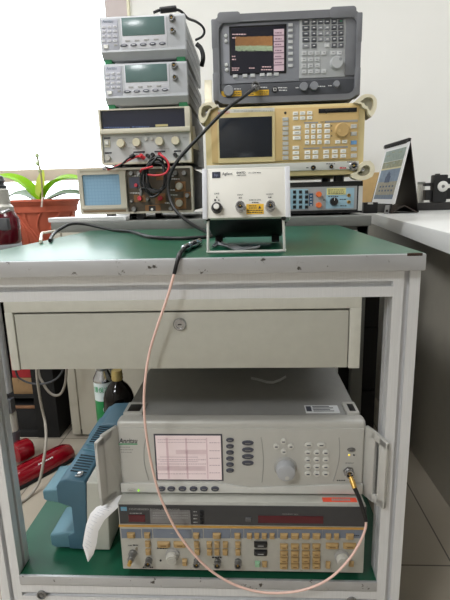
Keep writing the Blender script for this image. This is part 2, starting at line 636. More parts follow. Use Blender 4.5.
# top: board, rim and mat
b = MB().box((PX0-.001, -.013, ZT-.026), (PX1-.001, .66, ZT-.002), TRIM, .003)
b.box((PX0-.003, -.0165, ZT-.0255), (PX1+.0006, -.010, ZT-.0004), TRIM, .0025)
top = b.build('tabletop', cart, True)
mt = MB().box((PX0+.0, -.012, ZT-.002), (PX1-.0005, .658, ZT), GREEN, .0006).build('mat', top, True)
mt['label'] = 'green rubber mat'
# torn corner of the rim
c0 = at(407.5, 253.8, 'Z', ZT); c1 = at(421.5, 253, 'Z', ZT)
b = MB().prism([(c0.x, -.0166), (c1.x, -.0166), (c1.x-.002, -.0110), (c0.x+.008, -.0125)], ZT-.0035, ZT+.0006, 'Z', mat('torn edge', (60, 42, 34), .9, 0, .4, 200))
b.build('chipped_corner', cart, True)
# low shelf, notched round the posts
n = PW+.0005
poly = [(PX0+n, .001), (PX1-n, .001), (PX1-n, n), (PX1, n), (PX1, YR-.0005), (PX1-n, YR-.0005), (PX1-n, YR+PW), (PX0+n, YR+PW), (PX0+n, YR-.0005), (PX0, YR-.0005), (PX0, n), (PX0+n, n)]
b = MB().prism(poly, ZS-.020, ZS-.0015, 'Z', mat('shelf board', (150, 140, 120), .6))
b.box((PX0+n, -.003, ZS-.019), (PX1-n, .0025, ZS-.0004), TRIM, .001)
sh = b.build('shelf', cart, True)
ms = MB().prism([(x, max(y, .002)) for x, y in poly], ZS-.0015, ZS, 'Z', GREEN).build('mat', sh, True)
ms['label'] = 'green shelf mat'
# drawer housing and drawer
DX0, DX1 = -.359, .203
b = MB().box((DX0, -.001, .7155), (DX1, .46, .7335), DRAWL, .0015)
b.box((DX0, -.002, .6185), (DX0+.0135, .46, .7165), DRAWL, .0015)
b.box((DX1-.0175, -.002, .6185), (DX1, .46, .7165), DRAWL, .0015)
b.box((DX0+.01, .45, .6185), (DX1-.01, .46, .72), DRAWL)
b.build('drawer_housing', cart, True)
b = MB().box((DX0+.0152, -.0005, .6195), (DX1-.019, .012, .7125), DRAW, .0012)
b.box((DX0+.0165, .010, .6195), (DX1-.0205, .44, .6215), DRAW)
b.box((DX0+.0165, .010, .6195), (DX0+.0180, .44, .70), DRAW); b.box((DX1-.0220, .010, .6195), (DX1-.0205, .44, .70), DRAW)
dr = b.build('drawer', cart, True)
p = at(180, 324, 'Y', 0)
lk = MB().lathe([(.0105, 0), (.0105, .002), (.0085, .0045), (.0062, .0045), (.0058, .003), (0, .003)], (p.x, -.0005, p.z), (0, -1, 0), CHROME, 32)
lk.box((p.x-.003, -.0042, p.z-.0008), (p.x+.003, -.003, p.z+.0008), BLACK)
lo = lk.build('lock', dr, True)
lo['label'] = 'round chrome key lock'

# ============================================================ DESKS AND CABINETS ROUND THE BENCH
GREYD = mat('grey steel desk paint', (112, 114, 110), .45, 0, .03)
BEIGE = mat('beige steel paint', (186, 182, 168), .45, 0, .02)
DKG = mat('dark grey panel', (70, 70, 66), .6, 0, .04)
DZ = .825
desk = thing('steel_desk', 'grey steel desk behind the workbench carrying the stacks of instruments', 'desk', (-.09, .7, 0))
b = MB().box((-.562, .676, DZ-.03), (.388, 1.45, DZ), GREYD, .003); b.build('desktop', desk, True)
b = MB().box((-.15, .70, .68), (.386, .72, DZ-.03), GREYD, .002); ap = b.build('drawer', desk, True)
b = MB().box((.31, .694, DZ-.055), (.352, .70, DZ-.043), WHITE); hb = b.build('label_holder', ap, True)
for y in (.70, 1.40):
    b = MB().box((.350, y, 0), (.386, y+.035, DZ-.03), GREYD, .003); b.build('leg', desk, True)
b = MB().box((-.655, .895, .03), (-.15, 1.44, DZ-.03), BEIGE); b.box((-.64, .92, 0), (-.17, 1.42, .03), BLACKM)
pd = b.build('pedestal', desk, True)
b = MB().box((-.655, .888, .012), (-.622, .8955, DZ-.035), BEIGE, .002)
b.box((-.6165, .888, .012), (-.15, .8955, DZ-.035), BEIGE, .002)
b.build('door', desk, True)
MB().box((-.15, 1.38, .0), (.35, 1.395, DZ-.03), BLACKM).build('back_panel', desk, True)  # black panel added to darken the open knee space

fc = thing('knee_space_filler', 'black cabinet added to darken the knee space under the steel desk', 'cabinet', (.29, 1.0, 0))  # added block that makes the gap under the desk read black
MB().box((.11, .757, .02), (.445, 1.30, .690), BLACKM, .003).build('body', fc, True)
for z0_, z1_ in ((.04, .25), (.255, .465), (.47, .685)):
    d_ = MB().box((.114, .745, z0_), (.441, .757, z1_), BLACKM, .002).build('drawer', fc, True)
    MB().box((.25, .738, z1_-.06), (.34, .746, z1_-.045), BLACK, .002).build('handle', d_, True)
MB().box((.12, .77, 0), (.44, 1.29, .02), BLACKM).build('plinth', fc, True)
DW = mat('white desk laminate', (214, 215, 214), .35, 0, .02, 10)
e0, e1 = at(375, 214.3, 'Z', .80), at(450, 233.2, 'Z', .80)
ed = (e0-e1).normalized()
ea = e1-ed*.55; eb = e1+ed*1.56
wdk = thing('side_desk', 'white-topped desk along the right side holding the desk calendar', 'desk', (1.1, .8, 0))
b = MB().prism([(ea.x, ea.y), (2.2, ea.y), (2.2, 1.84), (eb.x, min(eb.y, 1.84))], .755, .80, 'Z', DW, .004)
b.build('desktop', wdk, True)
p0, p1 = at(411, 450, 'Z', 0), at(450, 508, 'Z', 0)
pdx = (p0-p1).normalized(); pa = p1-pdx*.5; pb = p1+pdx*1.3
OLIVE = mat('olive grey side panel', (150, 145, 134), .4, 0, .03)
b = MB().prism([(pa.x, pa.y), (pa.x+.03, pa.y), (pb.x+.03, pb.y), (pb.x, pb.y)], 0, .755, 'Z', OLIVE); b.build('side_panel', wdk, True)
MB().box((2.1, ea.y+.1, 0), (2.15, 1.7, .755), OLIVE).build('side_panel', wdk, True)
MB().box((pb.x+.1, 1.6, .15), (2.1, 1.62, .755), OLIVE).build('back_panel', wdk, True)

cab = thing('low_cabinet', 'black open-fronted cabinet on the floor behind the left bench post', 'cabinet', (-.95, .9, 0))
CX0, CX1, CY0, CY1, CZ = -1.25, -.705, .885, 1.5, .70
BROWN = mat('brown shelf edge', (128, 92, 66), .5, 0, .15, 40)
for nm, lo, hi in (('side', (CX1-.085, CY0, 0), (CX1, CY1, CZ-.02)), ('side', (CX0, CY0, 0), (CX0+.02, CY1, CZ-.02)), ('back_panel', (CX0+.02, CY1-.02, 0), (CX1-.085, CY1, CZ-.02)),
                   ('top', (CX0, CY0, CZ-.02), (CX1, CY1, CZ)), ('base', (CX0+.02, CY0+.003, 0), (CX1-.085, CY1-.02, .03)), ('front_panel', (CX0+.02, CY0+.006, .03), (CX1-.085, CY0+.02, .118))):
    MB().box(lo, hi, BLACKM, .001).build(nm, cab, True)
b = MB().box((CX0+.02, CY0+.012, .118), (CX1-.085, CY1-.02, .130), BLACKM); b.box((CX0+.02, CY0+.004, .120), (CX1-.085, CY0+.0125, .1285), BROWN)
s1 = b.build('shelf', cab, True)
b = MB().box((CX0+.02, CY0+.012, .158), (CX1-.085, CY1-.02, .171), BLACKM); b.build('shelf', cab, True)
zb = .1715
o = MB().box((-.876, .905, zb), (-.798, 1.2, zb+.066), mat('brown cardboard', (140, 112, 78), .8, 0, .12, 30, dirt=((80, 62, 46), 25, .6)), .003).build('cardboard_box')
tag(o, 'flat brown cardboard box on the cabinet shelf below the red box', 'box')
o = MB().box((-.872, .905, zb+.0665), (-.80, 1.18, zb+.16), mat('red card', (150, 24, 34), .5, 0, .1, 30), .003).build('carton')
tag(o, 'red carton on top of the cardboard box in the cabinet', 'box')

# ============================================================ INSTRUMENTS ON THE LOW SHELF
# ---- silver signal generator
SIL = mat('silver grey moulding', (190, 189, 184), .38, .1, .02, 50)
SILD = mat('silver grey cover', (150, 150, 148), .42, .25, .03, 50)
SILL = mat('light silver bezel', (206, 206, 202), .35, .1, .02)
KEYD = mat('slate rubber key', (70, 72, 84), .5, 0, .05)
KEYL = mat('pale grey key', (205, 204, 198), .45, 0, .03)
AX0, AX1, AY, AZ0, AZ1 = -.2028, .2262, .027, .3715, .512
sg = thing('signal_generator', 'silver signal generator with a lit pink screen, stacked on the low shelf of the bench', 'test instrument', ((AX0+AX1)/2, AY, AZ0))
f = Face(sg, AY)
b = MB().box((AX0+.006, AY+.022, AZ0+.004), (AX1-.006, AY+.46, AZ1-.001), SILD, .003)
for x in (AX0+.05, AX1-.05):
    for y in (AY+.05, AY+.4):
        b.cyl((x, y, AZ0-.0005), (x, y, AZ0+.006), .012, BLACK)
b.build('cover', sg, True)
b = MB().box((AX0, AY+.002, AZ0+.002), (AX1, AY+.030, AZ1), SIL, .008, 3)
b.box((AX0+.006, AY-.0008, AZ0+.004), (AX1-.004, AY+.010, AZ1-.012), SIL, .003)
fp = b.build('front_panel', sg, True)
b = MB()
a = f.p(121, 482.5); c = f.p(362, 493)
b.prism([(a[0], a[1]), (f.p(215, 482.5)[0], f.p(215, 481.5)[1]), (f.p(250, 487)[0], f.p(250, 487)[1]), (c[0], f.p(362, 483)[1]), (c[0], c[1]), (a[0], c[1])], -.004, .0, 'Y', SILL, .001)
b.build('lower_bezel', sg)
# raised middle field with its curved seams
def arc(x0, y0, x1, y1, bow, n=9):
    return [(x0+(x1-x0)*k/n + bow*math.sin(PI*k/n), y0+(y1-y0)*k/n) for k in range(n+1)]
SEAM = mat('panel seam', (160, 159, 156), .5)
for pts in (arc(261, 437, 262, 482, 2), arc(339, 437, 333, 481, 3), arc(146, 437, 149, 480, -3.5)):
    b = MB().tube([(f.p(x, y)[0], -.0010, f.p(x, y)[1]) for x, y in pts], .0009, SEAM, 6, 2)
    b.build('seam', sg)
f.plate(153.6, 433.6, 223.6, 480.4, mat('screen surround', (74, 72, 80), .4), 'screen_surround', 0, .0018, .0006)
scr = f.plate(155.4, 435, 222, 479, mat('lit pink screen', (206, 190, 190), .25, 0, .02, 30, emit=.36), 'screen', 0, .0024)
b = MB()
PK1, PK2, PK3 = mat('screen line', (190, 166, 170), .4, emit=.3), mat('screen dark field', (192, 172, 174), .4, emit=.3), mat('screen text', (160, 136, 146), .4, emit=.2)
f.rect(b, 176, 449, 206.5, 453.5, PK2, .0022, .0026); f.rect(b, 157, 465, 206, 470, PK2, .0022, .0026)
for y in (439, 441.5, 459, 463.2, 473):
    f.dash(b, 158, 206, y, .5, PK3, d=.0026)
for y in (442, 450, 457.5, 464.5, 472):
    f.dash(b, 209.5, 220, y, .6, PK3, d=.0026)
for y in (437.4, 454.5, 458, 471):
    f.rect(b, 156.5, y-.13, 206.8, y+.13, PK1, .0022, .0026)
for x in (168, 187, 207.3):
    f.rect(b, x-.12, 437, x+.12, 478, PK1, .0022, .0026)
for x in (172, 198):
    f.rect(b, x-.15, 456, x+.15, 461, PK3, .0022, .0027)
f.rect(b, 160, 456, 198, 456.5, PK3, .0022, .0027); f.rect(b, 160, 460.6, 198, 461, PK3, .0022, .0027)
b.build('screen_image', sg)
for x in (162, 171.7, 182.8, 193.8, 204.2, 215.3):
    f.key(x, 487, 8, 5, KEYD, d=.0045, round_=True, mark=STEEL, y0=-.003)
for y in (439.4, 445.7, 451.8, 457.9, 463.9, 469.8):
    f.key(230, y, 8, 4.3, KEYD, d=.004, round_=True, mark=STEEL)
for y in (442.3, 449.3, 456, 462.4):
    f.key(247.8, y, 12, 5, KEYD, d=.004, round_=True, mark=STEEL)
for x, y in ((283.4, 441), (276.2, 446), (290.8, 446), (283.8, 451)):
    f.key(x, y, 6.2, 6.2, KEYL, d=.0035, round_=True, mark=KEYD)
for x in (308.6, 321.2):
    f.key(x, 444.5, 8.4, 5.4, KEYL, d=.0035, round_=True, mark=KEYD)
for y in (452.2, 459.3, 466.3, 473.3):
    for x in (307.8, 316.7, 325.6):
        f.key(x, y, 6.8, 6.2, KEYL, d=.0035, round_=True, mark=KEYD)
u, v = f.p(285.3, 467); R = 9.4*f.k(285, 467)
b = MB().lathe([(R*1.22, 0), (R*1.2, .002), (R*1.06, .004), (0, .004)], (0, 0, 0), (0, -1, 0), SEAM, 40)
b.lathe([(R*1.02, .004), (R*.98, .014), (R*.93, .019), (R*.8, .0205), (0, .0195)], (0, 0, 0), (0, -1, 0), mat('grey knob', (172, 174, 178), .4, .1, .02), 40)
b.lathe([(R*.22, .0198), (R*.2, .0193), (0, .0188)], (R*.1, -.0008, -R*.5), (0, -1, 0), SIL, 16)
relink(b.mesh('knob'), 'knob', sg, (u, 0, v), 'large silver tuning knob')
f.key(351.2, 449.4, 8.4, 4.6, STEEL, 'button', .003, 'oval grey output button', True, KEYD)
f.key(349, 454.7, 1.8, 1.8, mat('yellow lamp', (240, 205, 60), .3, emit=1.), 'indicator', .002, 'lit yellow indicator', True)
f.key(353.8, 454.7, 1.6, 1.6, BLACK, 'indicator', .002, 'dark indicator', True)
f.key(131.7, 488.2, 8.5, 4.2, SIL, 'button', .003, 'oval standby button', True, SEAM, y0=-.003)
f.key(139.2, 488.8, 1.6, 2, mat('green lamp', (150, 230, 60), .3, emit=1.2), 'indicator', .002, 'lit green indicator', True, y0=-.004)
f.jack(348.6, 471.4, 4.4, 'connector', .012, label='chrome output connector')
b = MB()
f.words(b, 119, 442.6, 'Anritsu', 5.2, INKD, 19, d=.0014, shear=.25)
b2 = f.p(119, 443.6), f.p(138, 444.2)
f.rect(b, 118.8, 443.3, 137.6, 444.2, INKG, .0008, .0014)
f.dash(b, 120, 130, 447, .8, SEAM, d=.0014); f.dash(b, 120, 133, 449.5, .8, SEAM, d=.0014); f.dash(b, 121, 132, 452, .7, SEAM, d=.0014)
f.words(b, 349.5, 463.3, 'RF OUTPUT', 1.3, INKD, 8, 'CENTER', d=.0014)
f.dash(b, 336.6, 345, 480, .9, INKD, d=.0014)
b.build_groups('lettering', sg)
# sticker and a curl of tape on the cover, dark latch caps at the corners
b = MB()
a, c = at(309.5, 425.5, 'Z', AZ1), at(342, 417, 'Z', AZ1)
b.box((a.x, AY+.034, AZ1-.002), (c.x, AY+.062, AZ1+.0004), mat('sticker', (222, 224, 226), .4))
for i in range(4):
    b.box((a.x+.014, AY+.038+i*.006, AZ1), (a.x+.05-.006*(i % 2), AY+.0405+i*.006, AZ1+.0006), INKD)
b.box((a.x+.002, AY+.038, AZ1), (a.x+.011, AY+.058, AZ1+.0006), KEYD)
o = b.build('sticker', sg, True); o['label'] = 'white asset sticker'
for x0, x1 in ((AX0+.006, AX0+.040), (AX1-.028, AX1-.006)):
    b = MB().box((x0, AY+.026, AZ1-.003), (x1, AY+.070, AZ1+.004), SIL, .0015); b.box((x0+.006, AY+.032, AZ1+.001), (x1-.005, AY+.060, AZ1+.0046), BLACK, .001)
    b.build('latch', sg, True)
tp = [at(x, y, 'Z', AZ1+dz) for x, y, dz in ((251, 378, .002), (258, 379.3, .001), (267, 382, .0005), (273, 382.4, .0005), (280, 380, .001), (286, 376.5, .003))]
b = MB(); w = .006
b.sheet([[p+Vector((0, -w, 0)), p+Vector((0, w*.9, .0005))] for p in tp], mat('grey tape', (206, 208, 208), .3, .2), .0006)
b.build('tape', sg, True)
# rack handles
for sx, x0 in ((-1, AX0), (1, AX1)):
    b = MB()
    def P(t, z, off):
        """t runs from the panel ear outwards and forwards"""
        return Vector((x0+sx*(.001+.024*t), AY+.006-.045*t, z+off))
    zt, zl = AZ1-.010, AZ0-.0005
    n_ = Vector((sx*.045, .024, 0)).normalized()*.0065
    def slab(pts):
        b.hull([p for q in pts for p in (q+n_*.5, q-n_*.5)], SIL, .0012)
    slab([P(0, zt, 0), P(.47 if sx > 0 else .74, zt-.001, 0), P(.47 if sx > 0 else .74, zl, 0), P(0, zl, 0)])
    slab([P(.66, zt-.004, 0), P(1, zt-.008, 0), P(1, zl+.004, 0), P(.66, zl, 0)])
    slab([P(.3, zt, 0), P(1, zt-.008, 0), P(1, zt-.020, 0), P(.3, zt-.014, 0)])
    slab([P(.3, zl+.014, 0), P(1, zl+.018, 0), P(1, zl+.004, 0), P(.3, zl, 0)])
    b.build('handle', sg, True)

# ---- old synthesizer underneath
HX0, HX1, HY, HZ0, HZ1 = -.2040, .2250, .002, .2345, .370
HPS = mat('worn silver panel', (178, 177, 170), .4, .15, .05, 60, dirt=((130, 120, 102), 30, .66))
HPT = mat('pale grey top cover', (190, 190, 182), .5, .1, .04, 40)
BAND = mat('charcoal band', (58, 58, 60), .5, 0, .04)
BLUEG = mat('blue grey strip', (116, 124, 138), .5, 0, .04)
GOLD = mat('tan keycap', (168, 140, 94), .45, 0, .06)
REDW = mat('dark red display window', (84, 22, 32), .2, 0, .05)
hp = thing('signal_synthesizer', 'old silver synthesizer with rows of tan keys, lowest in the bench below the silver one', 'test instrument', ((HX0+HX1)/2, HY, ZS))
f = Face(hp, HY)
b = MB().box((HX0+.001, HY+.006, HZ0+.001), (HX1-.001, HY+.46, HZ1), HPT, .002)
b.build('cover', hp, True)
for x in (HX0+.05, HX1-.05):
    for y in (HY+.05, HY+.40):
        MB().box((x-.015, y-.015, ZS+.0006), (x+.015, y+.015, HZ0+.002), BLACK, .002).build('foot', hp, True)
b = MB().box((HX0, HY, HZ0), (HX1, HY+.012, HZ1-.001), HPS, .002)
b.build('front_panel', hp, True)
b = MB(); f.rect(b, 118.8, 504.4, 365.6, 526, BAND, -.001, .0016)
b.build('upper_band', hp)
b = MB(); f.rect(b, 119, 526, 365.4, 527.6, mat('gold strip', (205, 160, 84), .4, .4), 0, .0022); b.build('gold_strip', hp)
b = MB()
for x0, x1 in ((121, 141.5), (142, 152.5), (153, 192), (192.6, 203), (203.6, 230.5), (231, 243.5), (244, 277.5), (278, 322), (322.6, 340.5), (341, 363.5)):
    f.rect(b, x0, 528.8, x1, 538, BLUEG, 0, .0010)
b.build('key_strip', hp)
f.plate(128.6, 514, 145.6, 521, REDW, 'display', 0, .0026)
f.plate(150, 509.2, 191, 523, mat('meter scale', (120, 118, 118), .5, 0, .12, 60), 'meter', 0, .0024)
f.plate(258, 515, 323, 522.6, REDW, 'display', 0, .0026)
for y in (511, 514.6, 518.2, 521.6):
    f.key(201.8, y, 3.6, 2.6, BLACKM, 'button', .004)
f.key(248.6, 518.6, 6, 4.6, mat('charcoal key', (84, 84, 86), .5), 'button', .004)
f.rect(b := MB(), 121, 506.2, 127.2, 510, mat('blue badge', (96, 150, 178), .5), .001, .0024)
f.words(b, 124.1, 509.3, 'hp', 2, INKM, 2.6, 'CENTER', d=.0026)
f.words(b, 129.5, 509.0, 'SYNTHESIZED SIGNAL GENERATOR', 1.9, INKM, 51, d=.0024)
f.words(b, 290, 513.8, 'FREQUENCY  MHz', 1.3, INKM, 16, 'CENTER', d=.0024)
f.dash(b, 130, 142, 512.5, .7, INKM, d=.0024)
for y in (511, 514.5, 518, 521.5):
    f.dash(b, 193.5, 197.5, y, .7, INKM, d=.0024)
for y in (512, 514.5, 517):
    f.dash(b, 153, 188, y, .5, INKM, d=.0028)
f.words(b, 128, 545.6, 'AM', 1.3, INKD, 4, d=.0012); f.dash(b, 133, 138, 545, .7, INKD, d=.0012)
for x0, x1, y in ((292, 306, 528.4), (157, 168, 547.9), (212, 222, 557), (353, 359, 535), (143, 153, 567)):
    f.dash(b, x0, x1, y, .7, INKD, d=.0018)
f.rect(b, 170.5, 532.4, 173.5, 533.2, INKM, .001, .0014)
b.build_groups('lettering', hp)
K = lambda x, y, w=5.4, h=5.4, m=GOLD, d=.006, lab=None, mk=None: f.key(x, y, w, h, m, 'key', d, lab, False, mk, .72)
KM = mat('key legend', (110, 84, 48), .6)
for x, w in ((131.2, 8), (147.4, 6), (196.4, 6), (216.8, 8), (237.4, 6), (249.3, 5), (256.7, 5), (264.2, 5), (272, 5), (283.8, 7.6), (294.7, 7.6), (305.6, 7.6), (316.3, 7.6), (328.2, 5.4), (336.2, 5), (349.6, 7.6)):
    K(x, 534.2+(x-131)*.0058, w, 5.8)
for x, y in ((148, 543), (148.4, 551), (196.7, 543.6), (197.2, 551), (209.3, 543.6), (217, 543.6), (225.4, 543.7), (209.6, 551.2), (217, 551.2), (225.2, 551.2), (237.9, 543.8), (238, 551.3)):
    K(x, y, 5.2, 6)
for x, y in ((163.8, 543.6), (180, 543.6), (332, 545), (349.4, 545)):
    K(x, y, 12.6, 5.6, mk=KM)
K(184.8, 561.4, 4.8, 7); K(327.8, 564, 4.6, 7); K(351, 562.8, 5, 5); K(264.5, 563.2, 5, 5.4)
K(257.5, 563, 5, 5.4, mat('green keycap', (132, 172, 140), .5), lab='pale green key')
for y in (544.2, 552.4):
    K(260.6, y-.6, 13, 5.6, BLACK, .006, 'black rocker key', INKM)
for x in (283.8, 294.7, 305.6, 316.2):
    for y in (545.6, 552.6, 558.9, 565):
        K(x, y, 7.8, 5.3, mk=KM)
for x, y in ((149, 561), (197.2, 562), (217.6, 562.4), (238, 562.6)):
    f.jack(x, y-1.2, 3.6, 'connector', .012, STEEL, flange=False)
u, v = f.p(133, 553); k = f.k(133, 553)
b = MB().lathe([(4.2*k, 0), (4.2*k, .004), (3.4*k, .005), (3.4*k, .016), (2.6*k, .017), (2.6*k, .021), (0, .021)], (0, 0, 0), (0, -1, 0), STEEL, 20)
b.lathe([(2*k, .02), (2*k, .028), (1.2*k, .0285), (0, .0285)], (0, 0, 0), (0, -1, 0), BRASS, 16)
relink(b.mesh('connector'), 'connector', hp, (u, 0, v), 'brass-tipped input connector')
KNG = mat('pale grey knob', (180, 178, 170), .5, 0, .04)
f.knob(172.6, 554.6, 5.6, KNG, d=.015, cap=HPS, skirt=SEAM); f.knob(341.8, 556.6, 5.8, KNG, d=.015, cap=HPS, skirt=SEAM)
f.key(160.6, 560.2, 1.8, 1.8, BLACK, 'indicator', .002, None, True)
a, c = at(322.5, 500, 'Z', HZ1), at(355.5, 497, 'Z', HZ1)
b = MB().box((a.x, HY+.0085, HZ1-.001), (c.x, HY+.0205, HZ1+.0004), mat('orange red sticker', (232, 88, 62), .5, 0, .05))
for i in range(9):
    x = a.x+.016+i*.0036
    b.box((x, HY+.0115, HZ1), (x+.0024, HY+.0175, HZ1+.0006), INKM)
o = b.build('sticker', hp, True); o['label'] = 'orange-red sticker with white characters'

# ---- teal oscilloscope lying sideways behind
TEAL = mat('teal plastic', (66, 102, 120), .45, 0, .03, 60)
TEALL = mat('teal plastic light', (92, 132, 146), .45, 0, .03, 60)
PUTTY = mat('putty grey plastic', (188, 188, 178), .5, 0, .03)
ts = thing('portable_oscilloscope', 'teal and grey portable oscilloscope standing sideways on the shelf left of the stack', 'oscilloscope', (-.31, .06, ZS))
TY0, TY1 = .058, .375
body = [(-.326, .226), (-.291, .224), (-.279, .368), (-.282, .3735), (-.316, .3785), (-.330, .374), (-.338, .362), (-.338, .328), (-.313, .318), (-.313, .262), (-.326, .256)]
b = MB().prism(body, TY0, TY1, 'Y', TEAL, .004, 3)
b.build('rear_case', ts, True)
bz = [(-.2925, .2225), (-.246, .2225), (-.240, .364), (-.244, .369), (-.2795, .3705)]
b = MB().prism(bz, TY0+.002, TY1-.002, 'Y', PUTTY, .004, 3); b.build('front_bezel', ts, True)
for y0, y1 in ((TY0, TY0+.085), (TY1-.09, TY1-.0015)):
    b = MB().prism([(-.366, .334), (-.360, .330), (-.325, .324), (-.325, .358), (-.366, .352)] if y0 < .1 else [(-.356, .330), (-.350, .326), (-.325, .320), (-.325, .350), (-.356, .344)], y0+.0015, y1, 'Y', TEALL if y0 < .1 else TEAL, .004, 3); b.build('cord_hook', ts, True)
    b = MB().prism([(-.362, .232), (-.352, .2265), (-.312, .2265), (-.310, .262), (-.330, .262), (-.362, .256)], y0+.0015, y1, 'Y', TEALL, .004, 3); b.build('rear_foot', ts, True)
for y in (TY0+.04, TY1-.05):
    MB().box((-.320, y, ZS+.0006), (-.250, y+.02, .228), BLACK, .002).build('rubber_foot', ts, True)
SLOT = mat('vent slot', (30, 40, 46), .8)
def top_z(x):
    return .3785+(x+.312)*(-.0050/.030)
for y0, n_, x0, x1 in ((TY0+.026, 7, -.318, -.287), (TY0+.135, 11, -.318, -.286)):
    b = MB()
    for i in range(n_):
        y = y0+i*.0092
        b.hull([(x, yy, top_z(x)+dz) for x in (x0, x1) for yy in (y, y+.0028) for dz in (-.003, .0006)], SLOT)
    b.build('vent_grille', ts, True)
for y in (TY0+.102, TY0+.122):
    b = MB(); b.hull([(x, yy, top_z(x)+dz) for x in (-.320, -.283) for yy in (y, y+.003) for dz in (-.002, .0012)], TEALL)
    b.build('top_ridge', ts, True)
b = MB().box((-.292, TY0+.104, .370), (-.272, TY0+.118, .3795), BLACK, .002); b.build('handle_pivot', ts, True)
b = MB().box((-.300, TY0+.012, top_z(-.30)-.002), (-.290, TY0+.022, top_z(-.30)+.006), CHROME, .0015); b.box((-.304, TY0+.010, top_z(-.3)-.001), (-.293, TY0+.015, top_z(-.3)+.002), STEEL, .0005)
o = b.build('switch', ts, True); o['label'] = 'small metal power switch'
hb = [(-.337, .352), (-.331, .372), (-.312, .385), (-.262, .387), (-.250, .378), (-.250, .360)]
b = MB().prism(hb, TY1-.115, TY1+.0, 'Y', TEAL, .008, 3); b.build('top_hump', ts, True)

# ---- printed strip tucked under the signal generator
rows = []
prt = [((103.5, 504.0), (119.0, 506.5), .0035), ((96.5, 507), (112.5, 512.5), -.003), ((90.5, 513.5), (104.5, 520), -.008), ((86.3, 524), (98.5, 531), -.010), ((84, 536), (96.6, 544), -.010), ((82.6, 545.5), (93.6, 554), -.008), ((88.3, 560.3), (89.0, 560.8), -.006)]
rows.append([Vector((-.2275, .006, .3718)), Vector((-.2020, .024, .3712))])
for l, r_, y in prt:
    a, c = at(*l, 'Y', y), at(*r_, 'Y', y)
    rows.append([a.lerp(c, q/3)+Vector((0, -.004*math.sin(PI*q/3), 0)) for q in range(4)])
rows[0] = [rows[0][0].lerp(rows[0][1], q/3) for q in range(4)]
b = MB().sheet(rows, PAPER, .0004)
for i in range(1, 6):
    for q in range(3):
        p0_ = rows[i][0].lerp(rows[i+1][0], q/3); p1_ = rows[i][3].lerp(rows[i+1][3], q/3)
        nrm = Vector((0, -.0016, 0))
        e0_ = p0_.lerp(p1_, .2)+nrm; e1_ = p0_.lerp(p1_, .5+.3*random.random())+nrm
        e0_.y -= .0026; e1_.y -= .0026
        b.tube([e0_, e1_], .0003, mat('print grey', (196, 198, 206), .8), 4, 1)
tag(b.build('paper_strip'), 'curling white printed paper strip hanging from the silver instrument stack', 'paper')

# ---- spray can and dark bottle at the back of the shelf
cx, cy = at(104.6, 395, 'Y', .49).x, .49
r = .0268
sc_ = thing('spray_can', 'white and green spray can with Chinese lettering behind the teal oscilloscope', 'spray can', (cx, cy, ZS+.0006))
MB().lathe([(0, .0), (r*.95, .0), (r, .003), (r, .125), (0, .125)], (0, 0, 0), (0, 0, 1), mat('can green', (20, 130, 70), .3, .1, .03), 32).build('lower_body', sc_)
CW = mat('can pale band', (214, 224, 226), .3, .1, .02)
MB().lathe([(0, .125), (r*1.0005, .125), (r*1.0005, .178), (0, .178)], (0, 0, 0), (0, 0, 1), CW, 32).build('label_band', sc_)
MB().lathe([(r*1.03, .178), (r*1.03, .182), (r*.97, .188), (r*.62, .206), (r*.6, .209), (0, .209)], (0, 0, 0), (0, 0, 1), CHROME, 32).build('dome', sc_)
MB().lathe([(r*.62, .209), (r*.62, .232), (r*.55, .235), (0, .235)], (0, 0, 0), (0, 0, 1), STEEL, 28).build('cap', sc_)
b = MB()
def on_can(txt, ang, z, h, m, w):
    b.text(txt, 0, z, h, m, -(r+.0006), 'CENTER', w, rot=Matrix.Rotation(ang, 3, 'Z'))
on_can('環', -.52, .152, .015, INKG, .014); on_can('保', .04, .152, .015, INKG, .014); on_can('净', .60, .152, .015, INKG, .014)
on_can('C', .30, .092, .020, INKW, .013)
b.build('lettering', sc_)
q = at(119, 400, 'Y', .435)
bt = thing('bottle', 'dark brown glass bottle with a gold cap next to the spray can', 'bottle', (q.x, .435, ZS+.0006))
GLS = mat('dark brown glass', (14, 9, 8), .12, 0, .05, spec=.4)
MB().lathe([(0, .0), (.037, .0), (.040, .004), (.041, .02), (.041, .134), (.0395, .155), (.035, .170), (.026, .185), (.0145, .197), (.0130, .206), (0, .206)], (0, 0, 0), (0, 0, 1), GLS, 40).build('glass_body', bt)
b = MB().lathe([(.0140, .201), (.0140, .226), (.0130, .228), (0, .228)], (0, 0, 0), (0, 0, 1), mat('gold cap', (186, 164, 104), .35, .5, .05), 32)
b.lathe([(.0155, .205), (.0155, .208), (.0148, .209)], (0, 0, 0), (0, 0, 1), MATS['gold cap'], 32)
b.lathe([(.0155, .214), (.0155, .216), (.0148, .217)], (0, 0, 0), (0, 0, 1), MATS['gold cap'], 32)
b.build('cap', bt)

# ============================================================ INSTRUMENTS ON THE STEEL DESK
# ---- blue-panelled tester at the bottom right
BX0, BX1, BY, BZ0, BZ1 = -.052, .3755, .742, .8305, .9245
bl = thing('pulse_tester', 'low black-cased tester with a pale blue panel, bottom of the right-hand stack', 'test instrument', ((BX0+BX1)/2, BY, DZ))
f = Face(bl, BY)
b = MB().box((BX0, BY, BZ0), (BX1, BY+.36, BZ1), BLACK, .004)
for x in (BX0+.04, BX1-.04):
    for y in (BY+.04, BY+.3):
        b.cyl((x, y, DZ), (x, y, BZ0+.002), .012, BLACKM)
b.build('case', bl, True)
LBL = mat('pale blue panel', (160, 196, 214), .5, 0, .03)
GRP = mat('light grey panel', (170, 172, 174), .5, .1, .03)
f.plate(205, 190, 356.4, 209.4, GRP, 'front_panel', -.001, .002, .001)
f.plate(205, 191.6, 308, 208.8, LBL, 'keypad_panel', .0, .003, .0005)
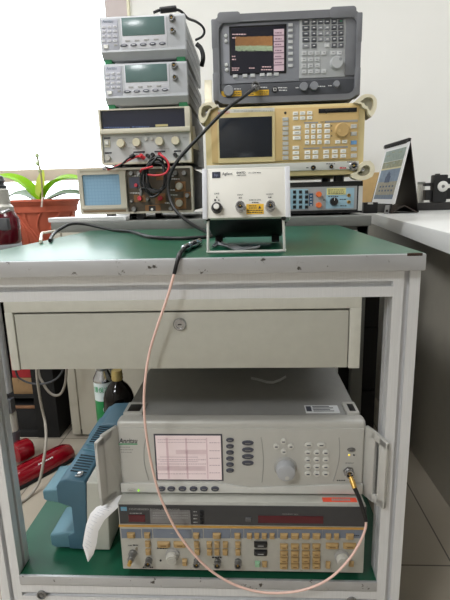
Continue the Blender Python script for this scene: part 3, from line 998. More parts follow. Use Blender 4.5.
f.plate(326, 188.5, 353.5, 208, LBL, 'control_panel', 0, .003, .0005)
f.plate(309, 193.5, 312.8, 206, mat('deep blue label', (44, 84, 118), .5), 'blue_label', 0, .003)
f.plate(326.6, 188.2, 345.5, 194.5, mat('yellow paper note', (226, 220, 150), .6, 0, .1, 80), 'paper_note', .003, .004)
f.plate(358.6, 186.0, 361.6, 210.6, SILL, 'side_rail', -.002, .006, .001)
for x in range(210, 308, 6):
    xx = x+.4
    for y in (192, 197, 202, 207):
        if xx > 286:
            f.key(xx, y, 3.2, 3.2, BLACK, 'key', .006)
for y, lab in ((194.3, 'upper orange terminal'), (205, 'lower orange terminal')):
    f.knob(318.4, y, 2.7, mat('orange plastic', (238, 120, 62), .45, 0, .03), 'terminal', .016, lab)
f.knob(333.6, 201.5, 4, BLACK, 'knob', .014, 'black rotary knob', mark=INKW)
for y in (195.3, 202):
    f.jack(348.4, y, 1.7, 'connector', .010, BRASS, flange=False)
b = MB()
for x0, x1, y in ((339.5, 346, 199.3), (340, 346.5, 205.8), (328, 338, 196.4), (323, 325, 200), (310, 312, 196), (310, 312, 199), (310, 312, 202), (310, 312, 205)):
    f.dash(b, x0, x1, y, .8, INKW if x1 < 313 else INKD, d=.0036)
for y in (190, 192, 193.5):
    f.dash(b, 328, 344, y, .6, INKD, d=.0044)
b.build_groups('lettering', bl)

# ---- tan spectrum analyser in the middle
TAN = mat('tan front panel', (208, 178, 122), .5, 0, .02)
TANL = mat('tan case', (214, 196, 146), .5, 0, .02)
CRM = mat('cream moulded bumper', (224, 216, 190), .5, 0, .04, 50)
TX0, TX1, TY, TZ0, TZ1 = -.0915, .3700, .722, .9425, 1.1405
ad = thing('spectrum_analyzer', 'tan spectrum analyser with a blank dark screen and cream corner bumpers, mid-stack', 'test instrument', ((TX0+TX1)/2, TY, BZ1))
f = Face(ad, TY)
b = MB().box((TX0, TY+.004, TZ0), (TX1, TY+.42, TZ1), TANL, .004); b.build('case', ad, True)
for x in (TX0+.06, TX1-.06):
    for y in (TY+.06, TY+.30):
        MB().cyl((x, y, BZ1), (x, y, TZ0+.001), .016, BLACK).build('foot', ad, True)
a0 = f.p(211, 106); a1 = f.p(359, 163)
b = MB(); b.box((f.p(210.5, 110)[0], -.002, f.p(215, 163)[1]), (f.p(359, 110)[0], .006, f.p(359, 105.5)[1]), TAN, .002); b.build('front_panel', ad)
b = MB(); b.box((f.p(206, 165)[0], -.003, f.p(290, 171)[1]), (f.p(358.6, 165)[0], .006, f.p(290, 163)[1]), mat('light grey strip', (204, 204, 198), .45, .1, .02), .001); b.build('lower_strip', ad)
f.plate(218, 109.9, 274.4, 112.2, mat('name strip', (216, 214, 206), .5), 'name_strip', .0, .003)
b = MB(); f.rect(b, 217, 113.6, 275, 161.6, TANL, .001, .004)
b.build('screen_bezel', ad)
b = MB(); u0_, v0_ = f.p(219.8, 158.4); u1_, v1_ = f.p(272, 116.4)
b.box((u0_, -.0052, v0_), (u1_, -.002, v1_), mat('dark glass screen', (34, 38, 46), .12, 0, .03), .001)
b.build('screen', ad)
GK = mat('light grey key', (188, 188, 184), .5, 0, .03); WK = mat('white key', (236, 235, 228), .45, 0, .02); BK = mat('blue key', (110, 158, 206), .5)
LEG = mat('grey key legend', (150, 150, 148), .6)
for y in (119.4, 124, 128.9, 133.5, 138.6, 143.6, 148.4, 153.2, 158):
    f.key(285.4, y, 5.8, 3.6, GK, 'key', .005)
f.key(285.2, 113, 2.6, 2.6, BLACK, 'indicator', .003, 'dark round power lamp', True)
for x, y in ((278.4, 112), (278.3, 158.8)):
    f.key(x, y, 2, 2, STEEL, 'screw', .002, None, True)
for dx, x in ((0, 295.4), (0, 302.5), (0, 309.6)):
    for y in (113.6, 118.5):
        f.key(x, y-(x-295)*.04, 5.2, 3.4, WK, 'key', .005, mark=LEG)
for y in (127.7, 132.8, 138):
    f.key(296.8, y, 8, 3.6, WK, 'key', .005, mark=LEG)
for y in (147.8, 152.9, 157.9):
    f.key(295.8, y, 6.4, 3.4, WK, 'key', .005, mark=LEG)
for y in (126.3, 131.8, 137.2, 142.7):
    for x in (306.9, 313.2, 319.4):
        f.key(x, y-(x-306)*.03, 4.2, 3.8, WK, 'key', .005, mark=LEG)
    f.key(327.1, y-.6, 5.4, 3.6, WK, 'key', .005, mark=LEG)
for x in (307.3, 315.3, 326, 334.7, 343.1):
    for y in (152.5, 157.3):
        f.key(x, y-(x-307)*.036, 5.6, 3.6, WK, 'key', .005, mark=LEG)
for x in (337.6, 344.5):
    f.key(x, 142-(x-337)*.04, 5, 3.4, WK, 'key', .005, mark=LEG)
for y, m in ((126.4, GK), (133.8, GK), (142.6, BK), (149.2, GK), (155.6, GK)):
    f.key(353.6, y, 6, 3.8, m, 'key', .005, 'blue shift key' if m is BK else None)
u, v = f.p(341.6, 130.5); R = 7*f.k(341, 130)
b = MB().lathe([(R*1.08, 0), (R*1.08, .003), (R, .004), (R*.96, .014), (R*.88, .017), (0, .0165)], (0, 0, 0), (0, -1, 0), mat('tan knob', (192, 160, 106), .45, 0, .03), 40)
b.lathe([(R*.2, .0166), (R*.2, .0178), (0, .0172)], (-R*.45, 0, -R*.1), (0, -1, 0), TAN, 14)
relink(b.mesh('knob'), 'knob', ad, (u, 0, v), 'large tan tuning knob')
b = MB(); q0 = f.p(318.4, 113.4); q1 = f.p(356.8, 107.6)
b.box((q0[0], -.004, q0[1]), (q1[0], .0, q1[1]), BLACKM, .001); b.box((q0[0]+.02, -.007, q0[1]+.004), (q1[0]-.025, -.003, q0[1]+.009), BLACK, .001)
b.build('disk_slot', ad)
b = MB()
f.words(b, 218, 114.6, 'ADVANTEST', 2.1, INKR, 12, d=.005)
f.dash(b, 234, 273, 111.2, .8, LEG, d=.0036)
for x0, x1, y in ((304, 318, 122.8), (325, 357.5, 121.4), (303.5, 319.5, 148.3), (322, 347.5, 147.3)):
    f.rect(b, x0, y-.45, x1, y+.45, LEG, .001, .0032)
f.words(b, 323, 123, 'DATA', 1.6, INKD, 5, 'CENTER', d=.0036)
for x, y in ((326, 113.3), (331.5, 126), (331.5, 131), (331.5, 136)):
    f.rect(b, x-.5, y-.5, x+.5, y+.5, INKD, .001, .003)
f.dash(b, 339.5, 345.8, 168, 1.2, INKR, d=.0036)
f.dash(b, 306, 309, 167.8, .8, INKD, d=.0036); f.dash(b, 326, 335, 163.9, .7, INKD, d=.0036); f.dash(b, 347, 352, 162, .7, INKD, d=.0036)
b.build_groups('lettering', ad)
f.jack(313, 167.8, 2.4, 'connector', .010, BLACK); f.jack(331, 166.8, 2.0, 'connector', .008, BLACK)
f.jack(352.6, 166, 4, 'connector', .022)
# corner bumpers: open hooks of cream plastic, the bail handle running up from the left one
def bumper(outer, cen, screw, dp=.050, hole=.60):
    c_ = f.p(*cen)
    def res(P, n_=28):
        """resample by angle about the centre"""
        out = []
        for i in range(n_):
            a = 2*PI*i/n_; d = Vector((math.cos(a), math.sin(a))); best = 0
            for j in range(len(P)):
                p, q = Vector(P[j]), Vector(P[(j+1) % len(P)]); e = q-p
                den = d.x*e.y-d.y*e.x
                if abs(den) < 1e-12:
                    continue
                t = (p.x*e.y-p.y*e.x)/den; u = (p.x*d.y-p.y*d.x)/den
                if t > 0 and -1e-6 <= u <= 1+1e-6:
                    best = max(best, t)
            out.append((c_[0]+d.x*best, c_[1]+d.y*best))
        return out
    rel = [(f.p(x, y)[0]-c_[0], f.p(x, y)[1]-c_[1]) for x, y in outer]
    ou_ = res(rel); in_ = [(c_[0]+(x-c_[0])*hole, c_[1]+(z-c_[1])*hole) for x, z in ou_]
    t = MB(); frame(t, ou_, in_, dp, -.014, CRM)
    t.prism(ou_, min(.004, dp-.002), dp, 'Y', mat('bumper recess', (176, 172, 154), .6), 0)
    o = t.build('corner_bumper', ad)
    u, v = f.p(*screw); R = 2*f.k(*screw)
    s_ = MB().lathe([(R, 0), (R, .006), (R*.5, .007), (R*.5, .005), (0, .005)], (u, .004, v), (0, -1, 0), CHROME, 16)
    s_.build('screw', o)
def frame(b, outer, inner, y0, y1, m):
    n_ = len(outer); t = bmesh.new()
    V = [[t.verts.new((p[0], y, p[1])) for p in q] for q, y in ((outer, y0), (outer, y1), (inner, y1), (inner, y0))]
    for k in range(4):
        A, B = V[k], V[(k+1) % 4]
        for i in range(n_):
            t.faces.new([A[i], A[(i+1) % n_], B[(i+1) % n_], B[i]])
    bmesh.ops.recalc_face_normals(t, faces=t.faces[:])
    b._add(t, m, True)
bumper([(353, 103.4), (360.5, 96.5), (365, 94.8), (372, 95.8), (375.4, 100), (375.8, 105), (375, 110), (372, 116), (368.5, 119.5), (366, 110), (361.5, 108.5), (360, 104.2)], (367.6, 102.8), (364, 106.2))
bumper([(349.6, 172.4), (356, 172.6), (357.4, 166), (362.6, 161.6), (369, 161), (373, 165), (373.8, 171), (371, 177), (364.6, 180), (356, 180.4), (350.6, 177.6)], (364, 171), (362.4, 169.4), .0185, .55)
bumper([(199, 113), (200, 108), (204, 104), (213, 102.8), (218.6, 107), (218.6, 109.4), (211, 110), (209, 115), (204.6, 124.6), (200.4, 123), (198.8, 118)], (205.6, 110.6), (207.6, 113.6))
pts = []
for x, y, yy in ((208.6, 104.6, .728), (208.4, 100, .735), (208, 92, .752), (208, 80, .80)):
    pts.append((at(x-3.6, y, 'Y', yy), at(x+3.6, y, 'Y', yy)))
b = MB()
for (a0_, a1_), (c0_, c1_) in zip(pts, pts[1:]):
    b.hull([p+Vector((0, dy, 0)) for p in (a0_, a1_, c0_, c1_) for dy in (0, .008)], CRM, .001)
b.build('bail_handle', ad, True)

# ---- grey spectrum analyser on top
EG = mat('dark grey rubber bumper', (114, 115, 120), .6, 0, .04)
EP = mat('slate front panel', (124, 126, 133), .5, 0, .03)
EK = mat('light grey keypad panel', (180, 182, 184), .5, 0, .02)
EB = mat('charcoal lower panel', (72, 74, 80), .5, 0, .04)
ES = mat('grey screen panel', (140, 142, 150), .5, 0, .02)
EX0, EX1, EY, EZ0, EZ1 = -.063, .352, .742, 1.150, 1.384
es = thing('spectrum_analyzer', 'dark grey spectrum analyser with a glowing orange trace, top of the right-hand stack', 'test instrument', ((EX0+EX1)/2, EY, TZ1))
f = Face(es, EY)
b = MB().box((EX0+.008, EY+.02, EZ0+.004), (EX1-.008, EY+.44, EZ1-.006), EG, .01, 3)
b.build('case', es, True)
for x in (EX0+.05, EX1-.05):
    for y in (EY+.05, EY+.36):
        MB().box((x-.02, y-.012, TZ1+.0002), (x+.02, y+.012, EZ0+.006), BLACK, .002).build('foot', es, True)
# bumper frame round the front
def rrect(x0, z0, x1, z1, r, n=6):
    pts = []
    for cx_, cz_, a0_ in ((x1-r, z1-r, 0), (x0+r, z1-r, 90), (x0+r, z0+r, 180), (x1-r, z0+r, 270)):
        for i in range(n+1):
            a = math.radians(a0_+90*i/n); pts.append((cx_+r*math.cos(a), cz_+r*math.sin(a)))
    return pts
def frame(b, outer, inner, y0, y1, m):
    n_ = len(outer); t = bmesh.new()
    V = [[t.verts.new((p[0], y, p[1])) for p in q] for q, y in ((outer, y0), (outer, y1), (inner, y1), (inner, y0))]
    for k in range(4):
        A, B = V[k], V[(k+1) % 4]
        for i in range(n_):
            t.faces.new([A[i], A[(i+1) % n_], B[(i+1) % n_], B[i]])
    bmesh.ops.recalc_face_normals(t, faces=t.faces[:])
    b._add(t, m, True)
b = MB()
ou = rrect(EX0, EZ0, EX1, EZ1, .036); inn = rrect(EX0+.018, EZ0+.016, EX1-.013, EZ1-.020, .022)
frame(b, ou, inn, EY+.06, EY-.012, EG)
for x0, x1 in ((EX0+.016, EX0+.080), (EX1-.088, EX1-.016)):       # the thicker corner pads along the top
    b.prism(rrect(x0, EZ1-.022, x1, EZ1+.006, .009), EY-.013, EY+.06, 'Y', EG, .003)
for x0, x1 in ((EX0-.002, EX0+.016), (EX1-.014, EX1+.002)):
    b.box((x0, EY-.013, EZ1-.085), (x1, EY+.05, EZ1-.01), EG, .004); b.box((x0, EY-.013, EZ0+.01), (x1, EY+.05, EZ0+.085), EG, .004)
b.build('bumper_frame', es, True)
b = MB().box((EX0+.015, EY, EZ0+.012), (EX1-.010, EY+.03, EZ1-.016), EP, .004); b.build('front_panel', es, True)
f.plate(222.5, 24.5, 299, 82.5, ES, 'screen_panel', -.001, .003, .001)
f.plate(229, 27, 286.2, 73.5, BLACKM, 'screen_surround', .002, .0048, .001)
f.plate(231, 28.8, 284.2, 72, mat('dark lit screen', (28, 28, 36), .15, 0, .02, emit=.5), 'screen', .004, .0054)
f.plate(299.4, 16.4, 345, 76.8, EK, 'keypad_panel', -.001, .003, .001)
f.plate(346, 17.2, 354.5, 75.6, EG, 'side_flap', -.001, .006, .0015)
f.plate(219, 84, 353.5, 99, EB, 'connector_panel', -.001, .003, .001)
b = MB()
TR = mat('orange trace', (150, 106, 62), .4, 0, .2, 300, emit=.4); TG = mat('pale trace', (138, 152, 124), .4, 0, .3, 400, emit=.5); TP = mat('pink soft key labels', (178, 156, 164), .4, emit=.4); TW = mat('pale screen text', (190, 160, 160), .4, emit=.4)
rnd = random.Random(3)
N = 74
for i in range(N):
    x0 = 235.4+(272.4-235.4)*i/N; x1 = x0+(272.4-235.4)/N*.92
    top_ = 37.6-.010*i+rnd.uniform(-.5, .4)
    f.rect(b, x0, top_, x1, 47.2, TR, .005, .0058)
    f.rect(b, x0, 46.2+rnd.uniform(-.4, .8), x1, 51.4+rnd.uniform(-.7, .7), TG, .005, .0060)
f.rect(b, 273.6, 30, 283.8, 71.2, TP, .005, .0058)
for y in (36, 42, 47.5, 53.5, 59.5, 65.5):
    f.rect(b, 273.6, y-.25, 283.8, y+.25, mat('screen line dark', (110, 84, 98), .4, emit=.3), .0055, .0062)
    f.dash(b, 275, 281.5, y-2.4, .9, MATS['screen line dark'], d=.0064)
f.dash(b, 232.4, 246, 35, 1, TW, d=.0058); f.dash(b, 232.4, 236, 38.5, 1, TW, d=.0058); f.dash(b, 232, 236, 57, 1, TW, d=.0058); f.dash(b, 232, 236, 60, 1, TW, d=.0058)
f.dash(b, 232, 240, 68.6, .9, TW, d=.0058); f.dash(b, 249, 255, 68.6, .9, TW, d=.0058); f.dash(b, 262, 271, 67.4, .9, TW, d=.0058); f.dash(b, 232, 239, 70.6, .9, TW, d=.0058); f.dash(b, 261, 272, 70.2, .9, TW, d=.0058)
b.build('screen_image', es)
EW = mat('pale grey rubber key', (196, 197, 198), .5, 0, .02); ED = mat('charcoal rubber key', (84, 86, 92), .5, 0, .03); EM = mat('mid grey rubber key', (140, 142, 146), .5, 0, .03)
for y in (25.5, 31, 36.8, 42.4, 48.2, 54, 60, 66):
    f.key(290.4, y, 4.6, 3, EW, 'key', .004, y0=-.003)
for x, y in ((235.3, 75.9), (245, 75.5), (252.7, 75.2), (262.2, 74.6), (269.2, 74.3), (276.2, 74)):
    f.key(x, y+.6, 4.8, 3, EW, 'key', .004, y0=-.003)
for x, y in ((225.9, 36.3), (226, 41.7), (226.4, 65.3), (226.8, 70.3)):
    f.key(x, y, 3.4, 3.6, EW, 'key', .004, None, True, y0=-.003)
for ri, y in enumerate((22.3, 28.2, 34, 39.8, 46)):
    f.key(305.6, y+.5, 6.8, 4, EM if ri == 4 else ED, 'key', .004, mark=INKW, y0=-.003)
    for ci, x in enumerate((313.7, 320.3, 327, 333.9, 340.6)):
        if ri == 4 and ci == 1:
            continue
        m = ED if (ci >= 3 or ri == 0 or ci == 0) else EM
        if ri == 4 and ci == 2:
            m = EW
        f.key(x, y+.3-ci*.15, 5, 4, m, 'key', .004, 'grey key with a green legend' if (ri == 0 and ci == 4) else None, mark=INKG if (ri == 0 and ci == 4) else INKW, y0=-.003)
for y, xs in ((53.9, (303.9, 310.5, 317.2, 323.8, 332.8, 339.3)), (60.2, (303.8, 310.4, 317)), (66.4, (303.8, 310.4, 317)), (72.2, (303.8, 310.4, 317, 323.6))):
    for x in xs:
        f.key(x, y-(x-304)*.018, 4.8, 3.8, EW, 'key', .004, mark=EM, y0=-.003)
u, v = f.p(336.2, 63.8); R = 6.2*f.k(336, 64)
b = MB().lathe([(R*1.05, 0), (R, .004), (R*.96, .012), (R*.86, .015), (0, .0145)], (0, -.003, 0), (0, -1, 0), EK, 36)
b.lathe([(R*.24, .0146), (R*.24, .0155), (0, .0148)], (R*.5, -.003, R*.42), (0, -1, 0), EM, 14)
relink(b.mesh('knob'), 'knob', es, (u, 0, v), 'grey tuning knob')
CAPG = mat('grey connector cap', (132, 134, 140), .5, 0, .03)
for x, y, r_ in ((228.8, 92, 5), (303.3, 87.6, 4), (313.4, 87, 4), (335.6, 85, 3.1)):
    u, v = f.p(x, y); R = r_*f.k(x, y)
    b = MB().lathe([(R, 0), (R, .014), (R*.9, .016), (0, .016)], (0, -.002, 0), (0, -1, 0), CAPG, 28)
    b.box((-R*.12, -.0175, -R*1.0), (R*.12, -.003, -R*.6), EG)
    relink(b.mesh('connector_cap'), 'connector_cap', es, (u, 0, v), 'grey cap over a round connector')
YEL = mat('yellow warning label', (226, 178, 44), .5, 0, .03)
b = MB(); f.rect(b, 221.4, 91.6, 241.6, 96.4, YEL, .002, .0036); f.rect(b, 248.4, 90.6, 268.8, 95.4, YEL, .002, .0036)
for x0, x1 in ((234.5, 241), (249, 254), (259.5, 268)):
    for dy in (0, 2):
        f.dash(b, x0, x1, 93+dy-(x0-234)*.03, .7, INKD, d=.0040)
b.build('warning_labels', es)
f.jack(255.4, 87.4, 4.2, 'connector', .024, STEEL)
f.key(274.8, 89.8, 6, 6, BLACK, 'connector', .004, 'black ring connector', True, y0=-.002)
b = MB()
f.rect(b, 228.6, 16.4, 268, 20.4, EP, 0, .0034)
f.rect(b, 229, 17, 233.6, 20, INKW, .002, .0040)
f.words(b, 231.3, 19.6, 'hp', 2, EB, 3.4, 'CENTER', d=.0044)
f.words(b, 234.2, 19.5, 'HEWLETT', 1.2, INKW, 7, d=.0040)
f.words(b, 243.5, 19.3, 'SPECTRUM ANALYZER', 1.7, INKW, 24, d=.0040)
f.dash(b, 278, 287, 88, .8, INKW, d=.0036); f.dash(b, 279, 287, 90.5, .8, INKW, d=.0036); f.dash(b, 318, 325, 86.6, .8, INKW, d=.0036); f.dash(b, 328, 331.5, 86, .8, INKW, d=.0036); f.dash(b, 295.6, 298.4, 88, .9, INKW, d=.0036)
f.dash(b, 234, 241, 89.2, .7, INKW, d=.0036); f.dash(b, 260, 267, 87.6, .7, INKW, d=.0036)
f.rect(b, 273.3, 88.4, 276.3, 91.4, INKW, .006, .0068); f.rect(b, 273.8, 88.9, 275.8, 90.9, BLACK, .006, .0072)
b.build_groups('lettering', es)

# ---- bench oscilloscope with the blue screen, bottom left
SB = mat('warm grey case', (176, 170, 154), .5, 0, .03)
SBR = mat('brown grey panel', (74, 63, 49), .5, 0, .12, 40, dirt=((112, 74, 38), 26, .66))
SX0, SX1, SY, SZ0, SZ1 = -.4865, -.1355, .742, .8445, .9815
so = thing('bench_oscilloscope', 'old oscilloscope with a blue gridded screen and brown panel, lowest in the left stack', 'oscilloscope', ((SX0+SX1)/2, SY, DZ))
f = Face(so, SY)
MB().box((SX0+.006, SY+.012, SZ0+.003), (SX1-.006, SY+.46, SZ1-.002), mat('dark case', (60, 58, 55), .6), .006).build('case', so, True)
b = MB(); ou = rrect(SX0, SZ0, SX1, SZ1, .006, 3); inn = rrect(SX0+.006, SZ0+.006, SX1-.006, SZ1-.006, .004, 3); frame(b, ou, inn, SY+.03, SY-.006, SB); b.build('rim', so, True)
b = MB(); b.box((f.p(79, 190)[0], -.004, f.p(82, 213.4)[1]), (f.p(127.4, 190)[0], .012, f.p(82, 169.6)[1]), SB, .002); b.build('screen_panel', so)
b = MB(); q0 = f.p(83, 207.8); q1 = f.p(124.6, 172.8)
inn = rrect(f.p(85.6, 206)[0], f.p(85.6, 205.6)[1], f.p(122.4, 206)[0], f.p(100, 174.8)[1], .004, 3); ou = rrect(q0[0]-.004, q0[1]-.004, q1[0]+.004, q1[1]+.003, .005, 3)
frame(b, ou, inn, .0, -.012, SB); b.build('screen_bezel', so)
b = MB(); b.box((inn[0][0]-.20 if False else f.p(85, 206)[0], -.0055, f.p(85.6, 206.2)[1]), (f.p(123, 206)[0], -.0035, f.p(100, 174.2)[1]), mat_grid('blue graticule screen', (120, 152, 174), (108, 141, 165), .0098, .25, .14)); b.build('screen', so)  # unlit tube face given a faint glow of its own
f.plate(84, 210.4, 126.6, 213.2, mat('brown strip', (126, 106, 78), .6), 'lower_strip', .003, .0046)
b = MB(); b.box((f.p(128, 190)[0], -.002, f.p(140, 213.2)[1]), (f.p(191.6, 190)[0], .012, f.p(140, 168.6)[1]), SBR, .001); b.build('control_panel', so)
for x in (SX0+.085, SX1-.17, ):
    for y in (SY+.01, SY+.3):
        MB().box((x-.012, y, DZ), (x+.012, y+.03, SZ0+.004), BLACK, .002).build('foot', so, True)
OR = mat('orange ring print', (120, 82, 44), .6, 0, .1); REDK = mat('red knob', (196, 60, 72), .5)
b = MB()
for x0, y0, x1, y1 in ((145.2, 205.2, 161, 212.8), (134, 195, 146, 202), (155, 193.6, 166, 203.4), (175, 181.6, 186, 191.4), (175, 198, 186.4, 208.6), (183.6, 192, 191, 198), (156, 172, 164, 180)):
    f.rect(b, x0, y0, x1, y1, OR, .001, .0024)
f.rect(b, 148.8, 206, 156, 212, BLACK, .001, .0030)
f.rect(b, 129, 177.5, 140, 188, mat('slate panel patch', (70, 72, 88), .5), .001, .0024)
for x0, x1, y in ((132, 142, 176), (168, 174, 176), (170, 180, 179), (144, 152, 189), (168, 175, 190), (130, 140, 193), (168, 178, 195), (165, 172, 203)):
    f.dash(b, x0, x1, y, .7, INKW, d=.0026)
b.build('panel_markings', so)
for x, y, r_ in ((175.6, 173, 2.3), (184.4, 173, 2.3), (179.4, 186.2, 3.6), (179.6, 203.2, 3.6), (187.4, 195.4, 2.2), (171, 208.4, 1.9), (131.6, 173.4, 2), (139, 173.4, 2), (134.6, 209, 2.4), (132, 201, 1.5), (141.4, 190, 1.8), (148, 199, 1.6)):
    f.knob(x, y, r_, STEEL if r_ < 3 else mat('pale knob', (178, 172, 156), .45, .3, .05), 'knob', .012, cap=SB if r_ > 3 else None)
for x, y, r_ in ((136.4, 185.3, 1.7), (140.2, 198.3, 2.2), (160.4, 198.2, 2.3), (164.9, 184, 1.5)):
    f.knob(x, y, r_, REDK, 'knob', .012, 'small red knob')
f.key(152.2, 209.3, 2.6, 2.6, WHITE, 'indicator', .004, 'white round lamp', True)

# ---- power supply above it
PSF = mat('pale panel', (186, 187, 186), .5, 0, .02); PSC = mat('cream moulding', (200, 194, 176), .5, 0, .03)
QX0, QX1, QY, QZ0, QZ1 = -.4115, -.136, .752, .9945, 1.151
ps = thing('power_supply', 'cream bench power supply with a dark display window and round knobs in the left stack', 'power supply', ((QX0+QX1)/2, QY, SZ1))
f = Face(ps, QY)
b = MB().box((QX0+.003, QY+.01, QZ0), (QX1-.003, QY+.42, QZ1-.001), mat('dark metal cover', (72, 70, 64), .5, .2), .003); b.build('cover', ps, True)
for x in (QX0+.04, QX1-.04):
    for y in (QY+.03, QY+.25):
        MB().cyl((x, y, SZ1), (x, y, QZ0+.001), .012, BLACK).build('foot', ps, True)
b = MB(); ou = rrect(QX0, QZ0-.002, QX1, QZ1, .003, 2); inn = rrect(QX0+.006, QZ0+.004, QX1-.006, QZ1-.004, .002, 2); frame(b, ou, inn, QY+.04, QY-.008, PSC)
b.box((f.p(99.5, 120)[0]+ps.location.x, QY-.016, f.p(110, 134.6)[1]+ps.location.z), (f.p(190.6, 120)[0]+ps.location.x, QY+.01, f.p(110, 129.6)[1]+ps.location.z), PSC, .003)
b.box((f.p(185.2, 120)[0]+ps.location.x, QY-.010, f.p(110, 131)[1]+ps.location.z), (f.p(190.6, 120)[0]+ps.location.x, QY+.01, QZ1-.001), PSC, .002)
b.build('moulding', ps, True)
b = MB(); b.box((f.p(102.2, 120)[0], -.002, f.p(110, 130)[1]), (f.p(185.4, 120)[0], .012, f.p(110, 110.6)[1]), mat('dark display window', (30, 34, 52), .12, 0, .05)); b.build('display_window', ps)
b = MB(); b.box((f.p(101.4, 150)[0], -.002, f.p(110, 163.4)[1]), (f.p(189.8, 150)[0], .012, f.p(110, 134)[1]), PSF); b.build('front_panel', ps)
b = MB()
f.dash(b, 104, 130, 127.6, 1.2, mat('dim blue print', (60, 84, 130), .4), d=.0026); f.dash(b, 132, 150, 127, 1.2, MATS['dim blue print'], d=.0026); f.rect(b, 155.6, 124.6, 168, 126.4, mat('yellowed label', (178, 168, 120), .6), .001, .0028)
for x0, x1, y in ((104, 110.6, 138.2), (105, 112, 153), (133.5, 145, 152.2), (154.6, 165.4, 151.6), (174, 181, 151.2)):
    f.rect(b, x0, y-.6, x1, y+.6, INKD, .001, .0028)
for x0, x1, y in ((118, 126, 138.6), (133, 142, 138), (156, 164, 136.4), (172, 180, 136), (133, 142, 149), (157, 170, 148.6), (183, 187, 137.6), (145, 153, 135), (129, 133, 143), (128, 132, 148)):
    f.dash(b, x0, x1, y, .8, SEAM, d=.0026)
b.build_groups('lettering', ps)
f.plate(104.4, 140, 110.8, 147.4, PSC, 'switch_frame', 0, .004, .001)
f.key(107.3, 143, 3.8, 4.4, KEYL, 'switch', .008, 'small rocker switch')
f.knob(108.3, 158.2, 2.8, KNG, 'button', .010, 'round power button')
for x, y in ((121.7, 143.8), (137.3, 142.8), (160, 141.8), (175.9, 141.2)):
    f.knob(x, y, 4.1, mat('ivory knob', (206, 198, 172), .5, 0, .03), 'knob', .016)
for x, y in ((146.3, 139.2), (151.6, 138.9)):
    f.key(x, y, 3.6, 3.6, KEYL, 'button', .006, None, True)
for x, y, m in ((137.6, 156.4, STEEL), (141.8, 155.8, REDK), (148.3, 156, BLACK), (153.2, 155, BLACK), (160.2, 154.6, REDK), (175.6, 155, BLACK), (183.4, 155, STEEL)):
    f.knob(x, y, 1.9, m, 'terminal', .016)
# sheet of paper poking out at its right side
g0 = [at(191.4, 126.2, 'Y', .80), at(199.6, 150.5, 'Y', .86), at(190.9, 148.5, 'Y', .80)]
g0[0].x = g0[2].x = -.1387
b = MB().sheet([[g0[0], g0[0]+Vector((.006, .01, .001))], [g0[2].lerp(g0[0], .4), g0[1].lerp(g0[0], .45)], [g0[2], g0[1]]], PAPER, .0005)
tag(b.build('paper_sheet'), 'white paper corner sticking out beside the power supply', 'paper')

